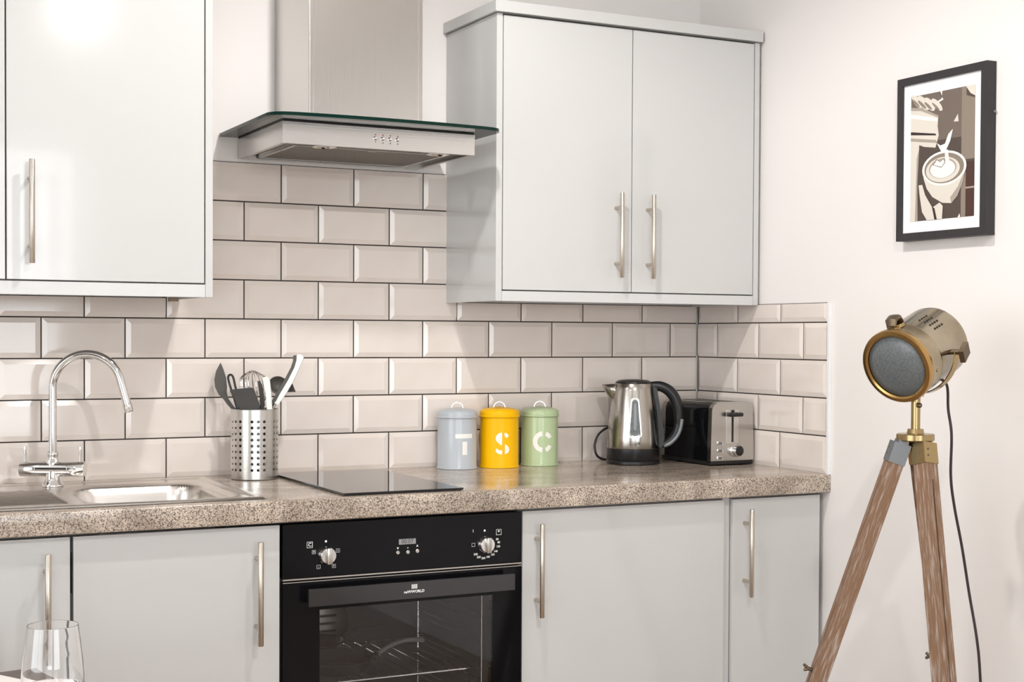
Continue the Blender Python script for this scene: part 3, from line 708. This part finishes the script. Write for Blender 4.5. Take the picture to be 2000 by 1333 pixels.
# long white handle
t = thing('serving_tool', 'long white handle with grey underside sticking out to the right', 'utensil', INSIDE(515, -.01))
ol = [(583, 692.5), (588, 693), (592.5, 697), (592, 702), (584, 720), (572, 746), (558, 770), (543, 791.5), (535, 787.5), (545, 770), (560, 745), (573, 721), (578, 706), (579, 694)]
bm = B(); flat_tool(bm, ol, -.012, .10, .010); rel(t, meshobj('handle', bm, 'utensil_white', None))
ol = [(572.5, 695), (579.5, 694), (579, 704), (575, 718), (562, 744), (547, 769), (539, 784), (532, 791), (531, 783), (541, 766), (556, 741), (568, 718), (572, 706)]
bm = B(); flat_tool(bm, ol, -.0125, .10, .006); rel(t, meshobj('grip_inlay', bm, 'utensil_grey', None))
bm = B(); tube(bm, [U(538, 788, -.008), U(533, 800, -.008), INSIDE(515, -.01)], .0032, 10); rel(t, meshobj('shank', bm, 'steel', None, True))

# ------------------------------------------------------------------ kettle
def kettle():
    c = Vector((-.304, -.128)); t = thing('kettle', 'brushed steel jug kettle with black handle and base', 'kettle', (c.x, c.y, WT+.0004), YAW)
    bm = B(); lathe(bm, [(0, 0), (.074, 0), (.0765, .002), (.0765, .009), (.074, .0115), (.072, .0115), (0, .0115)], 56); meshobj('power_base', bm, 'black_plastic', t, True)
    bm = B(); lathe(bm, [(0, .0118), (.0735, .0118), (.0752, .014), (.0752, .044), (.0742, .0448), (.06, .0448)], 56); meshobj('lower_band', bm, 'black_plastic', t, True)
    bm = B(); lathe(bm, [(.06, .0448), (.0738, .0449), (.0744, .0465), (.0735, .075), (.0700, .120), (.0640, .170), (.0575, .210), (.0545, .2285), (.0535, .2295), (.050, .2295)], 64); meshobj('body', bm, 'kettle_steel', t, True)
    bm = B(); lathe(bm, [(.0505, .2290), (.0515, .2305), (.0505, .2340), (.042, .2385), (.022, .2410), (0, .2415)], 48); meshobj('lid', bm, 'black_plastic', t, True)
    # spout to the left
    bm = B(); rings = []
    for x, z0, z1, w in ((-.048, .170, .2270, .024), (-.0645, .182, .2262, .018), (-.0775, .203, .2255, .010), (-.0880, .2235, .2252, .0045)):
        n = 8; rings.append([bm.verts.new((x, w*math.cos(PI*k/n), z1-(z1-z0)*math.sin(PI*k/n))) for k in range(n+1)])
    for a, b in zip(rings, rings[1:]):
        for k in range(8): bm.faces.new((a[k], a[k+1], b[k+1], b[k]))
    o = meshobj('spout', bm, 'kettle_steel', t, True); md = o.modifiers.new('thickness', 'SOLIDIFY'); md.thickness = .0016; md.offset = -1
    # handle loop on the right
    path = bez([(.050, 0, .222), (.080, 0, .2205), (.108, 0, .203), (.126, 0, .170), (.1325, 0, .130), (.124, 0, .090), (.104, 0, .064), (.082, 0, .052)], 6)
    bm = B(); rr = [.0125+.0035*math.sin(PI*min(1, i/30)) if i < 26 else .0125-.004*(i-26)/16 for i in range(len(path))]
    tube(bm, path, rr, 16, up=(0, 1, 0)); h = meshobj('handle', bm, 'black_plastic', t, True)
    bm = B(); tube(bm, [p+Vector((.0062, -.0105, -.002)) for p in path[24:]], [.0062]*(len(path)-26)+[.005, .004], 12); meshobj('handle_inlay', bm, 'zinc', h, True)
    bm = B(); prism(bm, [(.0500, .222), (.066, .219), (.0765, .160), (.087, .090), (.0865, .052), (.0735, .0455), (.0725, .080), (.0665, .150), (.056, .210)], lambda x, z: (x, -.0125, z), lambda x, z: (x, .0125, z)); meshobj('handle_mount', bm, 'black_plastic', h)
    bm = B(); box(bm, .098, .116, -.007, .007, .211, .2175, bev=.002); sw = meshobj('switch', bm, 'black_plastic', h, True); 
    # water gauge
    def wrap(bmx, r_add):
        prof = [(.0449, .0738), (.0465, .0744), (.075, .0735), (.120, .0700), (.170, .0640), (.210, .0575), (.2285, .0545)]
        for v in bmx.verts:
            z = v.co.z; r = prof[-1][1]
            for (za, ra), (zb_, rb) in zip(prof, prof[1:]):
                if za <= z <= zb_: r = ra+(rb-ra)*(z-za)/(zb_-za)
            r += r_add+v.co.y; th = v.co.x/.066; v.co = Vector((r*math.sin(th), -r*math.cos(th), z))
    def strip(w0, w1, z0, z1, y, n=10):
        b2 = B(); pts = [(-w0*math.cos(PI*k/n), z0+.010-.010*math.sin(PI*k/n)) for k in range(n+1)]
        zs = [z0+.010+(z1-z0-.018)*k/8 for k in range(9)]
        rows = [[(-(w0+(w1-w0)*k/8), z), ((w0+(w1-w0)*k/8), z)] for k, z in enumerate(zs)]
        top = [(w1*math.cos(PI*k/n), z1-.008+.008*math.sin(PI*k/n)) for k in range(n+1)]
        b2.faces.new([b2.verts.new((u, y, v)) for u, v in pts])
        for a, b in zip(rows, rows[1:]): b2.faces.new([b2.verts.new((u, y, v)) for u, v in (a[0], a[1], b[1], b[0])])
        b2.faces.new([b2.verts.new((u, y, v)) for u, v in top]); bmesh.ops.remove_doubles(b2, verts=b2.verts, dist=1e-5); return b2
    b2 = strip(.0175, .0130, .076, .190, 0); wrap(b2, .0008); g = meshobj('water_gauge', b2, 'steel', t)
    b2 = strip(.0130, .0088, .083, .184, 0); wrap(b2, .0016); meshobj('gauge_window', b2, 'lens_frost', g)
    b2 = strip(.0042, .0034, .098, .176, 0); wrap(b2, .0022); meshobj('scale', b2, 'zinc', g)
    tx = text('logo', 'Logik', .0125, 'p_dark', t, lambda u, v: (u, 0, .0615+v)); b3 = B(); b3.from_mesh(tx.data); wrap(b3, .0007); b3.to_mesh(tx.data); b3.free()
    # flex behind the jug
    cpts = [(-.055, .045, .006), (-.083, .035, .008), (-.103, .020, .022), (-.108, .022, .05), (-.098, .034, .078), (-.075, .048, .096), (-.045, .062, .104)]
    bm = B(); tube(bm, bez(cpts, 8), .0034, 10); meshobj('flex', bm, 'black_plastic', t, True)
kettle()

# ------------------------------------------------------------------ toaster
def toaster():
    x0, x1, yf, yb = -.156, -.008, -.302, -.045; z0 = WT+.0004; z1 = z0+.180
    t = thing('toaster', 'two-slot toaster with black sides and brushed steel ends', 'toaster', ((x0+x1)/2, (yf+yb)/2, z0))
    ox, oy = t.location.x, t.location.y; w = (x1-x0)/2
    def prof(ww, top, r, zb=.014, lean=.004):
        return [(-ww, zb), (-ww+lean, top-r)]+[(-ww+lean+r-r*math.cos(math.radians(a)), top-r+r*math.sin(math.radians(a))) for a in range(15, 91, 15)]+[(ww-lean-r+r*math.sin(math.radians(a)), top-r+r*math.cos(math.radians(a))) for a in range(0, 76, 15)]+[(ww-lean, top-r), (ww, zb)]
    fy, by = yf-oy, yb-oy
    bm = B(); prism(bm, prof(w-.001, .176, .024), lambda x, z: (x, fy+.014, z), lambda x, z: (x, by-.014, z)); sh = flat_faced(meshobj('shell', bm, 'black_gloss', t, True))
    bm = B(); prism(bm, prof(w, .178, .024), lambda x, z: (x, fy, z), lambda x, z: (x, fy+.018, z)); fr = flat_faced(meshobj('end_panel', bm, 'toaster_steel', t, True, math.radians(30)))
    bm = B(); prism(bm, prof(w, .178, .024), lambda x, z: (x, by-.018, z), lambda x, z: (x, by, z)); meshobj('end_panel', bm, 'toaster_steel', t, True, math.radians(30))
    bm = B(); box(bm, -w+.002, w-.002, fy+.003, by-.003, .003, .015, bev=.002); flat_faced(meshobj('base', bm, 'black_plastic', t, True))
    for sx in (-1, 1):
        for y in (fy+.03, by-.03):
            bm = B(); lathe(bm, [(0, 0), (.008, 0), (.009, .004)], 16, (sx*(w-.022), y, 0)); meshobj('foot', bm, 'dark_rubber', t, True)
    bm = B(); box(bm, -w+.026, w-.026, fy+.02, by-.02, .1755, .1785, bev=.001); tp = meshobj('top_plate', bm, 'steel', t, True)
    for x in (-.024, .024): boxo('slot', 'dark_gap', tp, x-.013, x+.013, fy+.045, by-.035, .1783, .1789)
    # lever, slot, knob, buttons on the front end
    fc = -.001
    boxo('lever_plate', 'steel', fr, fc-.021, fc+.021, fy-.0016, fy, .062, .158, bev=.0007)
    boxo('lever_slot', 'dark_gap', fr, fc-.0032, fc+.0032, fy-.0022, fy-.0012, .066, .150)
    bm = B(); box(bm, fc-.023, fc+.023, fy-.024, fy-.004, .1385, .1500, bev=.004); box(bm, fc-.004, fc+.004, fy-.0045, fy-.001, .138, .157); meshobj('lever', bm, 'black_plastic', fr, True)
    kx, kz = fc+.011, .042
    bm = B(); lathe(bm, [(.0185, 0), (.0185, .004), (.0165, .006), (.0155, .019), (.0140, .021)], 36, (kx, fy, kz), (0, -1, 0)); k = meshobj('dial', bm, 'chrome', fr, True)
    bm = B(); lathe(bm, [(.0140, .0208), (.0130, .0215), (0, .0215)], 32, (kx, fy, kz), (0, -1, 0)); meshobj('dial_cap', bm, 'black_plastic', k, True)
    for i, z in enumerate((.0640, .0430, .0220)):
        bm = B(); x = fc-.042; box(bm, x-.0095, x+.0095, fy-.0022, fy, z-.0062, z+.0062, bev=.002, seg=3); b = meshobj('button', bm, 'chrome', fr, True)
        bm = B(); box(bm, x-.0065, x+.0065, fy-.0030, fy-.0020, z-.0038, z+.0038, bev=.0008); meshobj('button_cap', bm, 'zinc', b, True)
toaster()

# ------------------------------------------------------------------ framed print on the side wall
def picture():
    Xf = -.0215; ya, yb, za, zb = -.8975, -1.1950, 1.5185, 1.9170         # far / near edge
    t = thing('framed_print', 'black-framed sepia print of milk poured into a coffee cup', 'picture', (ROOM_X1-.0005, ya, za))
    o = t.location; H = zb-za; Wd = ya-yb; b = .0185; d = Xf-o.x
    bm = B()
    for u0, u1, v0, v1 in ((0, b, 0, H), (Wd-b, Wd, 0, H), (b, Wd-b, 0, b), (b, Wd-b, H-b, H)): box(bm, d, 0, -u1, -u0, v0, v1)
    meshobj('frame', bm, 'frame_black', t)
    boxo('mount', 'mount_board', t, d+.006, 0, -Wd+b, -b, b, H-b)
    bm = B(); lathe(bm, [(.003, 0), (.003, .004), (.0018, .005), (0, .005)], 12, (-.006, -Wd, H*.71), (0, -1, 0)); meshobj('hook', bm, 'zinc', t)
    # the print: flat shapes laid over one another (coordinates 0..1, v up)
    pu0, pu1, pv0, pv1 = .0435, Wd-.0415, .046, H-.048; X = d+.006
    names = ['p_bg', 'p_mid', 'p_dark', 'p_red', 'p_light', 'p_white', 'p_grey', 'p_shade']; bm = B(); lay = [0]
    def shape(pts, m):
        lay[0] += 1; x = X-.0004-.00004*lay[0]
        f = bm.faces.new([bm.verts.new((x, -(pu0+u*(pu1-pu0)), pv0+v*(pv1-pv0))) for u, v in pts]); f.material_index = names.index(m)
    ell = lambda cx, cy, rx, ry, a0=0, a1=360, n=28, tilt=0: [(cx+rx*math.cos(math.radians(a))*math.cos(tilt)-ry*math.sin(math.radians(a))*math.sin(tilt), cy+.5*(rx*math.cos(math.radians(a))*math.sin(tilt)+ry*math.sin(math.radians(a))*math.cos(tilt))*2) for a in [a0+(a1-a0)*i/n for i in range(n)]]
    shape([(0, 0), (1, 0), (1, 1), (0, 1)], 'p_bg')
    shape([(.12, .62), (.80, .62), (.80, 1), (0, 1), (0, .80)], 'p_mid')
    shape([(.80, 0), (.87, 0), (.87, 1), (.80, 1)], 'p_shade')
    shape([(.87, .0), (1, 0), (1, .42), (.87, .42)], 'p_red'); shape([(.87, .44), (1, .44), (1, .90), (.87, .93)], 'p_shade'); shape([(.87, .215), (1, .215), (1, .228), (.87, .228)], 'p_grey')
    shape([(.86, 1), (1, 1), (1, .915), (.93, .94)], 'p_light')
    shape([(0, 0), (.12, 0), (.115, .30), (.14, .62), (0, .66)], 'p_light'); shape([(.08, 0), (.125, 0), (.115, .30), (.14, .58), (.10, .5)], 'p_grey')
    # milk jug, tilted
    shape([(0, .915), (.18, .895), (.44, .815), (.43, .73), (.45, .66), (.40, .565), (.22, .585), (0, .64)], 'p_light')
    shape([(0, .86), (.30, .815), (.43, .79), (.43, .77), (.26, .79), (0, .83)], 'p_white'); shape([(0, .72), (.40, .675), (.41, .66), (0, .695)], 'p_dark')
    shape([(0, .67), (.41, .625), (.42, .60), (0, .645)], 'p_grey'); shape([(0, .915), (.18, .895), (.44, .815), (.43, .80), (.16, .875), (0, .89)], 'p_grey')
    shape([(.42, .60), (.50, .52), (.57, .535), (.63, .60), (.67, .69), (.60, .655), (.55, .585), (.48, .575)], 'p_white')
    shape([(.68, .745), (.755, .74), (.745, .80)], 'p_light')
    # hand holding the jug
    for cx, cy, rx, ry in ((.10, .955, .10, .035), (.20, .935, .11, .040), (.30, .915, .10, .038), (.42, .900, .10, .030)): shape(ell(cx, cy, rx, ry, tilt=-.5), 'p_light'); shape(ell(cx-.02, cy-.012, rx*.7, ry*.35, tilt=-.5), 'p_shade')
    shape([(.47, 1), (.50, 1), (.50, .945), (.43, .925), (.44, .915), (.52, .93)], 'p_white')
    # cup with latte art
    shape([(.205, .40), (.87, .40), (.84, .28), (.75, .165), (.66, .115), (.52, .125), (.36, .18), (.27, .25), (.22, .33)], 'p_light')
    shape([(.66, .115), (.75, .165), (.84, .28), (.86, .36), (.76, .24), (.64, .16)], 'p_grey')
    shape(ell(.54, .395, .345, .135), 'p_white'); shape(ell(.54, .395, .31, .118), 'p_shade'); shape(ell(.52, .385, .265, .098), 'p_light')
    shape(ell(.52, .395, .215, .078), 'p_grey'); shape(ell(.52, .390, .195, .070), 'p_white')
    shape([(.36, .43), (.42, .475), (.48, .455), (.54, .475), (.57, .44), (.50, .400)], 'p_shade'); shape([(.38, .43), (.43, .465), (.48, .445), (.53, .465), (.55, .44), (.50, .408)], 'p_white')
    shape([(.55, .535), (.60, .535), (.62, .46), (.64, .39), (.56, .375), (.56, .45)], 'p_white')
    # hand below the cup
    shape([(.14, .285), (.20, .285), (.25, .20), (.36, .10), (.40, 0), (.28, 0), (.20, .07), (.16, .20)], 'p_light')
    shape([(.38, .10), (.48, .13), (.53, .10), (.52, 0), (.43, 0)], 'p_light'); shape([(.36, .10), (.40, .09), (.44, 0), (.40, 0)], 'p_dark')
    shape([(.80, 0), (.76, 0), (.79, .03)], 'p_white')
    bm2 = bm; me = bpy.data.meshes.new('print'); bm2.to_mesh(me); bm2.free()
    dataobj('print', me, names, t)
picture()

# ------------------------------------------------------------------ tripod searchlight lamp
def lamp():
    D = 3.05; k = D/F_PX
    hub = at(1788, 853, D); t = thing('tripod_lamp', 'antique brass searchlight floor lamp on a wooden tripod', 'floor lamp', (hub.x, hub.y, 0))
    FH = Vector((hub.x-CAM.x, hub.y-CAM.y, 0)).normalized(); RH = Vector((FH.y, -FH.x, 0))      # level view frame at the lamp
    def put(name, bm, m, parent=None, smooth=True, angle=None):
        for v in bm.verts: v.co -= t.location
        return meshobj(name, bm, m, parent or t, smooth, angle)
    Z = Vector((0, 0, 1))
    A = (RH*-.500-Z*.345-FH*.795).normalized()                   # where the lens points
    P = A.cross(Z).normalized()
    if P.dot(RH) < 0: P = -P
    Q = P.cross(A).normalized()
    if Q.z < 0: Q = -Q
    fc = at(1752, 716, D-.03); R = .0765; Lb = .160
    bk = fc-A*Lb; mid = fc-A*(Lb*.55)
    def cyl(name, prof, m, parent=None, n=64, c=fc):              # profile along -A (backwards from the lens)
        bm = B(); lathe(bm, prof, n, c, -A); return put(name, bm, m, parent)
    hd = cyl('lamp_head', [(R, .004), (R, .045), (R+.0004, .046), (R+.0004, .050), (R, .051), (R, Lb-.012), (R-.002, Lb-.003), (R-.012, Lb+.004), (R-.030, Lb+.010), (0, Lb+.012)], 'brass_brushed')
    cyl('rim', [(R-.010, .002), (R-.010, -.004), (R-.006, -.0065), (R+.0015, -.0055), (R+.003, -.002), (R+.003, .010), (R+.001, .013), (R-.001, .013)], 'brass_rim', hd)
    cyl('lens', [(R-.008, .003), (R-.010, .001), (R*.6, -.009), (R*.3, -.013), (0, -.0145)], 'lens_frost', hd)
    # switch plate and knob on top
    tp = fc-A*.042+Q*R*.98-P*.012; up = (Q*.97-P*.18).normalized()
    bm = B(); tube(bm, [tp-up*.003, tp+up*.004], .024, 24, flat=.75); sw = put('switch_plate', bm, 'brass', hd)
    bm = B(); tube(bm, [tp+up*.003-A*.016, tp+up*.014-A*.010, tp+up*.016, tp+up*.014+A*.010, tp+up*.003+A*.016], [.011, .014, .015, .014, .011], 14, flat=.55); put('switch_knob', bm, 'bronze', sw)
    # vent holes
    for i in range(4):
        for j in range(4):
            ang = math.radians(16+9.5*i); s = Lb*.50+.0090*j
            n = (Q*math.cos(ang)+P*math.sin(ang)); c = fc-A*s+n*(R+.0002)
            bm = B(); lathe(bm, [(0, .0004), (.0024, .0004), (.0026, 0)], 10, c, n); put('vent_hole', bm, 'dark_gap', hd)
    n = P*.97+Q*-.24; c = fc-A*.028+n.normalized()*(R+.0003)
    bm = B(); lathe(bm, [(.0035, 0), (.003, .0015), (0, .002)], 12, c, n); put('rivet', bm, 'brass', hd)
    # yoke: flat strap half circle under the head
    ry = R+.012; bm = B(); n = 28; st = .0085; va = []
    down = -Z
    for q in range(n+1):
        th = PI*q/n; rad = (P*math.cos(th)+down*math.sin(th)); cc = mid+rad*ry; tg = (P*-math.sin(th)+down*math.cos(th)).normalized(); wd = rad.cross(tg).normalized()
        va.append([bm.verts.new(cc+wd*st+rad*.0012), bm.verts.new(cc-wd*st+rad*.0012), bm.verts.new(cc-wd*st-rad*.0012), bm.verts.new(cc+wd*st-rad*.0012)])
    for a, b in zip(va, va[1:]):
        for q in range(4): bm.faces.new((a[q], a[(q+1) % 4], b[(q+1) % 4], b[q]))
    bm.faces.new(va[0]); bm.faces.new(va[-1][::-1]); yk = put('yoke', bm, 'brass', None, True, math.radians(30))
    for s in (1, -1):
        bm = B(); lathe(bm, [(0, R-.002), (.0055, R-.002), (.0055, R+.024), (0, R+.024)], 16, mid, P*s); pv = put('pivot', bm, 'bronze', yk)
        cc = mid+P*s*(R+.029); bm = B(); pts = []
        for q in range(8):
            th = 2*PI*q/8+.3; rr = .021 if q % 2 == 0 else .0145; pts.append((rr*math.cos(th), rr*math.sin(th)))
        prism(bm, pts, lambda u, v: cc+A*u*.75+Z*v-P*s*.006, lambda u, v: cc+A*u*.75+Z*v+P*s*.006); put('tightening_knob', bm, 'bronze', pv, False)
    # stem between hub and yoke
    yb = mid+down*ry; hz = hub.z+.012
    sx = Vector((hub.x, hub.y, 0)); stem_top = Vector((hub.x, hub.y, yb.z+.002))
    bm = B(); tube(bm, [yb+Z*.001, yb-Z*.006], .011, 20); tube(bm, [stem_top+Z*.001, Vector((hub.x, hub.y, hz))], .0095, 20); tube(bm, [yb-Z*.004, stem_top-Z*.004], .007, 12); put('stem', bm, 'brass', None)
    bm = B(); sc = at(1793, 792, D-.012); lathe(bm, [(.0035, 0), (.0035, .006), (.0055, .008), (.0055, .012), (.003, .015), (0, .0155)], 14, Vector((hub.x, hub.y, sc.z))+(-FH*.7+RH*.35)*.008, (-FH*.8+RH*.4)); put('thumb_screw', bm, 'bronze', None)
    # hub plate with lugs
    bm = B(); lathe(bm, [(0, -.009), (.037, -.009), (.039, -.007), (.039, .004), (.037, .006), (.018, .007), (.016, .016), (.0135, .016), (0, .016)], 36, hub); hb = put('hub', bm, 'brass', None)
    # legs: (direction on the floor, cap material)
    RH, FH = RT.copy(), FW.copy(); RH.z = FH.z = 0; RH.normalize(); FH.normalize()
    legs = [(RH*-.357+FH*.02, 'zinc', RH*-.030, .09), (FH*-.33+RH*.012, 'brass', RH*.012-FH*.018, .50), (FH*.30+RH*.215, 'brass', FH*.028+RH*.012, .2)]
    hw, ht = .0178, .0165
    for d, cm, off, tw in legs:
        top = hub+off-Z*.012; foot = Vector((hub.x, hub.y, 0))+off+d; ax = (foot-top).normalized()
        # across: horizontal, square to the leg's own lean
        side = ax.cross(Z).normalized(); out = side.cross(ax).normalized()
        view = (CAM-top); view.z = 0; view.normalize()
        best = side if abs(side.dot(view)) < abs(out.dot(view)) else out
        s0 = side*math.cos(tw)+out*math.sin(tw); o0 = out*math.cos(tw)-side*math.sin(tw)
        L = (foot-top).length
        def slab(bm, a0, a1, w, h, cu=0.0, cv=0.0):
            vs = []
            for a in (a0, a1):
                c = top+ax*a+s0*cu+o0*cv; vs.append([bm.verts.new(c+s0*x*w+o0*y*h) for x, y in ((-1, -1), (1, -1), (1, 1), (-1, 1))])
            bm.faces.new(vs[0][::-1]); bm.faces.new(vs[1])
            for q in range(4): bm.faces.new((vs[0][q], vs[0][(q+1) % 4], vs[1][(q+1) % 4], vs[1][q]))
        # wood: slotted leg made of two rails joined at the top
        bm = B(); slab(bm, .040, .080, hw, ht)
        slot = .0022
        slab(bm, .080, L-.004, (hw-slot)/2, ht, -(hw+slot)/2); slab(bm, .080, L-.004, (hw-slot)/2, ht, (hw+slot)/2); slab(bm, .080, L-.004, slot, ht*.55)
        lg = put('leg', bm, 'lamp_wood', None, False)
        # align the wood grain with the leg: local z along the axis
        Mloc = Matrix((s0, o0, -ax)).transposed().to_4x4(); Mloc.translation = top-t.location
        lg.data.transform(Mloc.inverted()); lg.matrix_local = Mloc
        bm = B(); slab(bm, .002, .046, hw+.0016, ht+.0016); cp = put('cap', bm, cm, None, False)
        bm = B(); tube(bm, [top+s0*.0165+ax*-.001, top+s0*-.0165+ax*-.001], .0095, 20); slab(bm, -.004, .006, .006, .008); put('hinge', bm, cm, cp)
        for cu in (-.3, .5):
            bm = B(); c = top+ax*(.022+.016*cu)+s0*(hw*.45)-o0*(ht+.0018)*(1 if (o0.dot(view) < 0) else -1); lathe(bm, [(.0022, 0), (.0018, .0010), (0, .0012)], 10, c, -o0*(1 if (o0.dot(view) < 0) else -1)); put('screw', bm, 'bronze', cp)
        bm = B(); c = top+ax*.515; nn = min((s0, -s0, o0, -o0), key=lambda q: q.dot(RH))
        tube(bm, [c+nn*hw, c+nn*(hw+.010)], .004, 12)
        for s in (-1, 1): tube(bm, [c+nn*(hw+.008), c+nn*(hw+.014)+Z*s*.006+nn*.004], [.004, .003], 10)
        put('wing_nut', bm, 'bronze', lg if False else None)
        bm = B(); slab(bm, L-.006, L-.0005, hw*.9, ht*.9); put('foot', bm, 'dark_rubber', None, False)
    # flex
    fp = [bk+A*.03-Q*R*.98, at(1849, 752, D+.02), at(1852, 800, D+.03), at(1858.5, 850, D+.03), at(1857, 930, D+.03), at(1864, 990, D+.03), at(1879, 1070, D+.03), at(1893, 1160, D+.03), at(1908, 1250, D+.02), at(1915, 1333, D+.02)]
    e = fp[-1]; fp += [Vector((e.x+.01, e.y-.01, .30)), Vector((e.x+.005, e.y, .06)), Vector((e.x-.02, e.y-.06, .005)), Vector((e.x-.03, e.y-.25, .0045))]
    bm = B(); tube(bm, bez(fp, 8), .0029, 10); put('flex', bm, mat('flex_brown', (.035, .02, .022), .5) and 'flex_brown', None)
lamp()

# ------------------------------------------------------------------ foreground: table, glass, stool
def foreground():
    tz = .745
    e1 = on_z(0, 1319, tz); e2 = on_z(38, 1327, tz)
    dr = (e2-e1); dr.z = 0; dr.normalize(); nrm = Vector((-dr.y, dr.x, 0))
    if nrm.dot(FH) > 0: nrm = -nrm                      # towards the viewer
    t = thing('dining_table', 'white dining table with its corner just showing at the lower left', 'table', (e1.x, e1.y, 0))
    def pt(a, b): v = e1+dr*a+nrm*b; return (v.x-e1.x, v.y-e1.y)
    poly = [pt(-.80, 0), pt(.55, 0), pt(.60, .02), pt(.62, .07), pt(.62, .78), pt(-.80, .78)]
    bm = B(); prism(bm, poly, lambda x, y: (x, y, tz-.028), lambda x, y: (x, y, tz)); meshobj('table_top', bm, 'table_white', t)
    for a, b in ((-.74, .06), (.54, .08), (-.74, .72), (.54, .72)):
        x, y = pt(a, b); boxo('leg', 'table_white', t, x-.025, x+.025, y-.025, y+.025, 0, tz-.028)
    # wine glass
    D = 1.86; g = at(103, 1222, D); h = g.z-tz
    w = thing('wine_glass', 'clear stemmed wine glass standing on the white table', 'glass', (g.x, g.y, tz+.0004))
    out = [(.0318, h), (.03185, h-.0004), (.0320, h-.0015), (.0345, h-.02), (.0375, h-.045), (.0392, h-.068), (.0390, h-.082), (.0350, h-.100), (.0250, h-.115), (.0120, h-.122), (.0050, h-.128)]
    out = [(r, max(z, .02)) for r, z in out]; low = out[-1][1]
    inn = [(.0312, h), (.03125, h-.0004), (.0314, h-.0015), (.0339, h-.02), (.0369, h-.045), (.0386, h-.068), (.0384, h-.082), (.0341, h-.099), (.0241, h-.1135), (.0110, h-.1195), (0, h-.1205)]
    bm = B(); lathe(bm, [(0, 0), (.0335, 0), (.0340, .0012), (.030, .0025), (.010, .005), (.0042, .010), (.0036, .02), (.0036, low-.01)]+out[::-1]+[(.0315, h+.0003)]+inn, 64); meshobj('glass_body', bm, 'clear_glass', w, True, PI)
    wl_ = h-.078
    bm = B(); lathe(bm, [(0, wl_), (.0383, wl_), (.0383, h-.083), (.0339, h-.0985), (.0239, h-.1130), (.0108, h-.1190), (0, h-.1200)], 64); meshobj('water', bm, 'water', w, True)
    # dark stool behind the table
    sz = .640; c1 = on_z(-60, 1322, sz); c2 = on_z(62, 1305.5, sz)
    ex = (c2-c1); ex.z = 0; Ls = ex.length; ex.normalize(); ey = Vector((-ex.y, ex.x, 0))
    if ey.dot(FH) > 0: ey = -ey
    s = thing('bar_stool', 'dark wooden stool seat tucked behind the white table corner', 'stool', (c1.x, c1.y, 0))
    P2 = lambda a, b: ((ex*a+ey*b).x, (ex*a+ey*b).y)
    Ls = .34; o = (c2-c1).length-Ls
    poly = [P2(o, 0), P2(o+Ls, 0), P2(o+Ls, .30), P2(o, .30)]
    bm = B(); prism(bm, poly, lambda x, y: (x, y, sz-.035), lambda x, y: (x, y, sz)); meshobj('seat', bm, 'stool_wood', s)
    for a, b in ((.03, .03), (Ls-.03, .03), (.03, .27), (Ls-.03, .27)):
        x, y = P2(o+a, b); boxo('leg', 'stool_wood', s, x-.016, x+.016, y-.016, y+.016, 0, sz-.035)
foreground()

# ------------------------------------------------------------------ ceiling downlights
WHERE = ['in front of the cooker hood', 'further from the hood, towards the viewer', 'over the left end of the worktop', 'in the middle of the left side']
for i, (x, y) in enumerate(DOWNLIGHTS):
    t = thing('ceiling_downlight', 'small recessed ceiling downlight '+WHERE[i], 'light', (x, y, ROOM_Z), 0, 'ceiling downlights')
    bm = B(); lathe(bm, [(.044, 0), (.044, -.003), (.040, -.005), (.032, -.004), (.030, -.001)], 32); meshobj('trim_ring', bm, 'chrome', t, True)
    bm = B(); lathe(bm, [(.0305, -.0012), (0, -.0012)], 24); meshobj('lamp_face', bm, 'lit_lamp', t)
    l = bpy.data.lights.new('downlight_beam', 'SPOT'); l.energy = DOWN_POWER[i]; l.spot_size = math.radians(170); l.spot_blend = .45; l.shadow_soft_size = .03; l.color = (1.0, .98, .955)
    o = bpy.data.objects.new('downlight_beam', l); C.objects.link(o); o.parent = t; o.location = (0, 0, -.02)
S.cycles.use_denoising = True
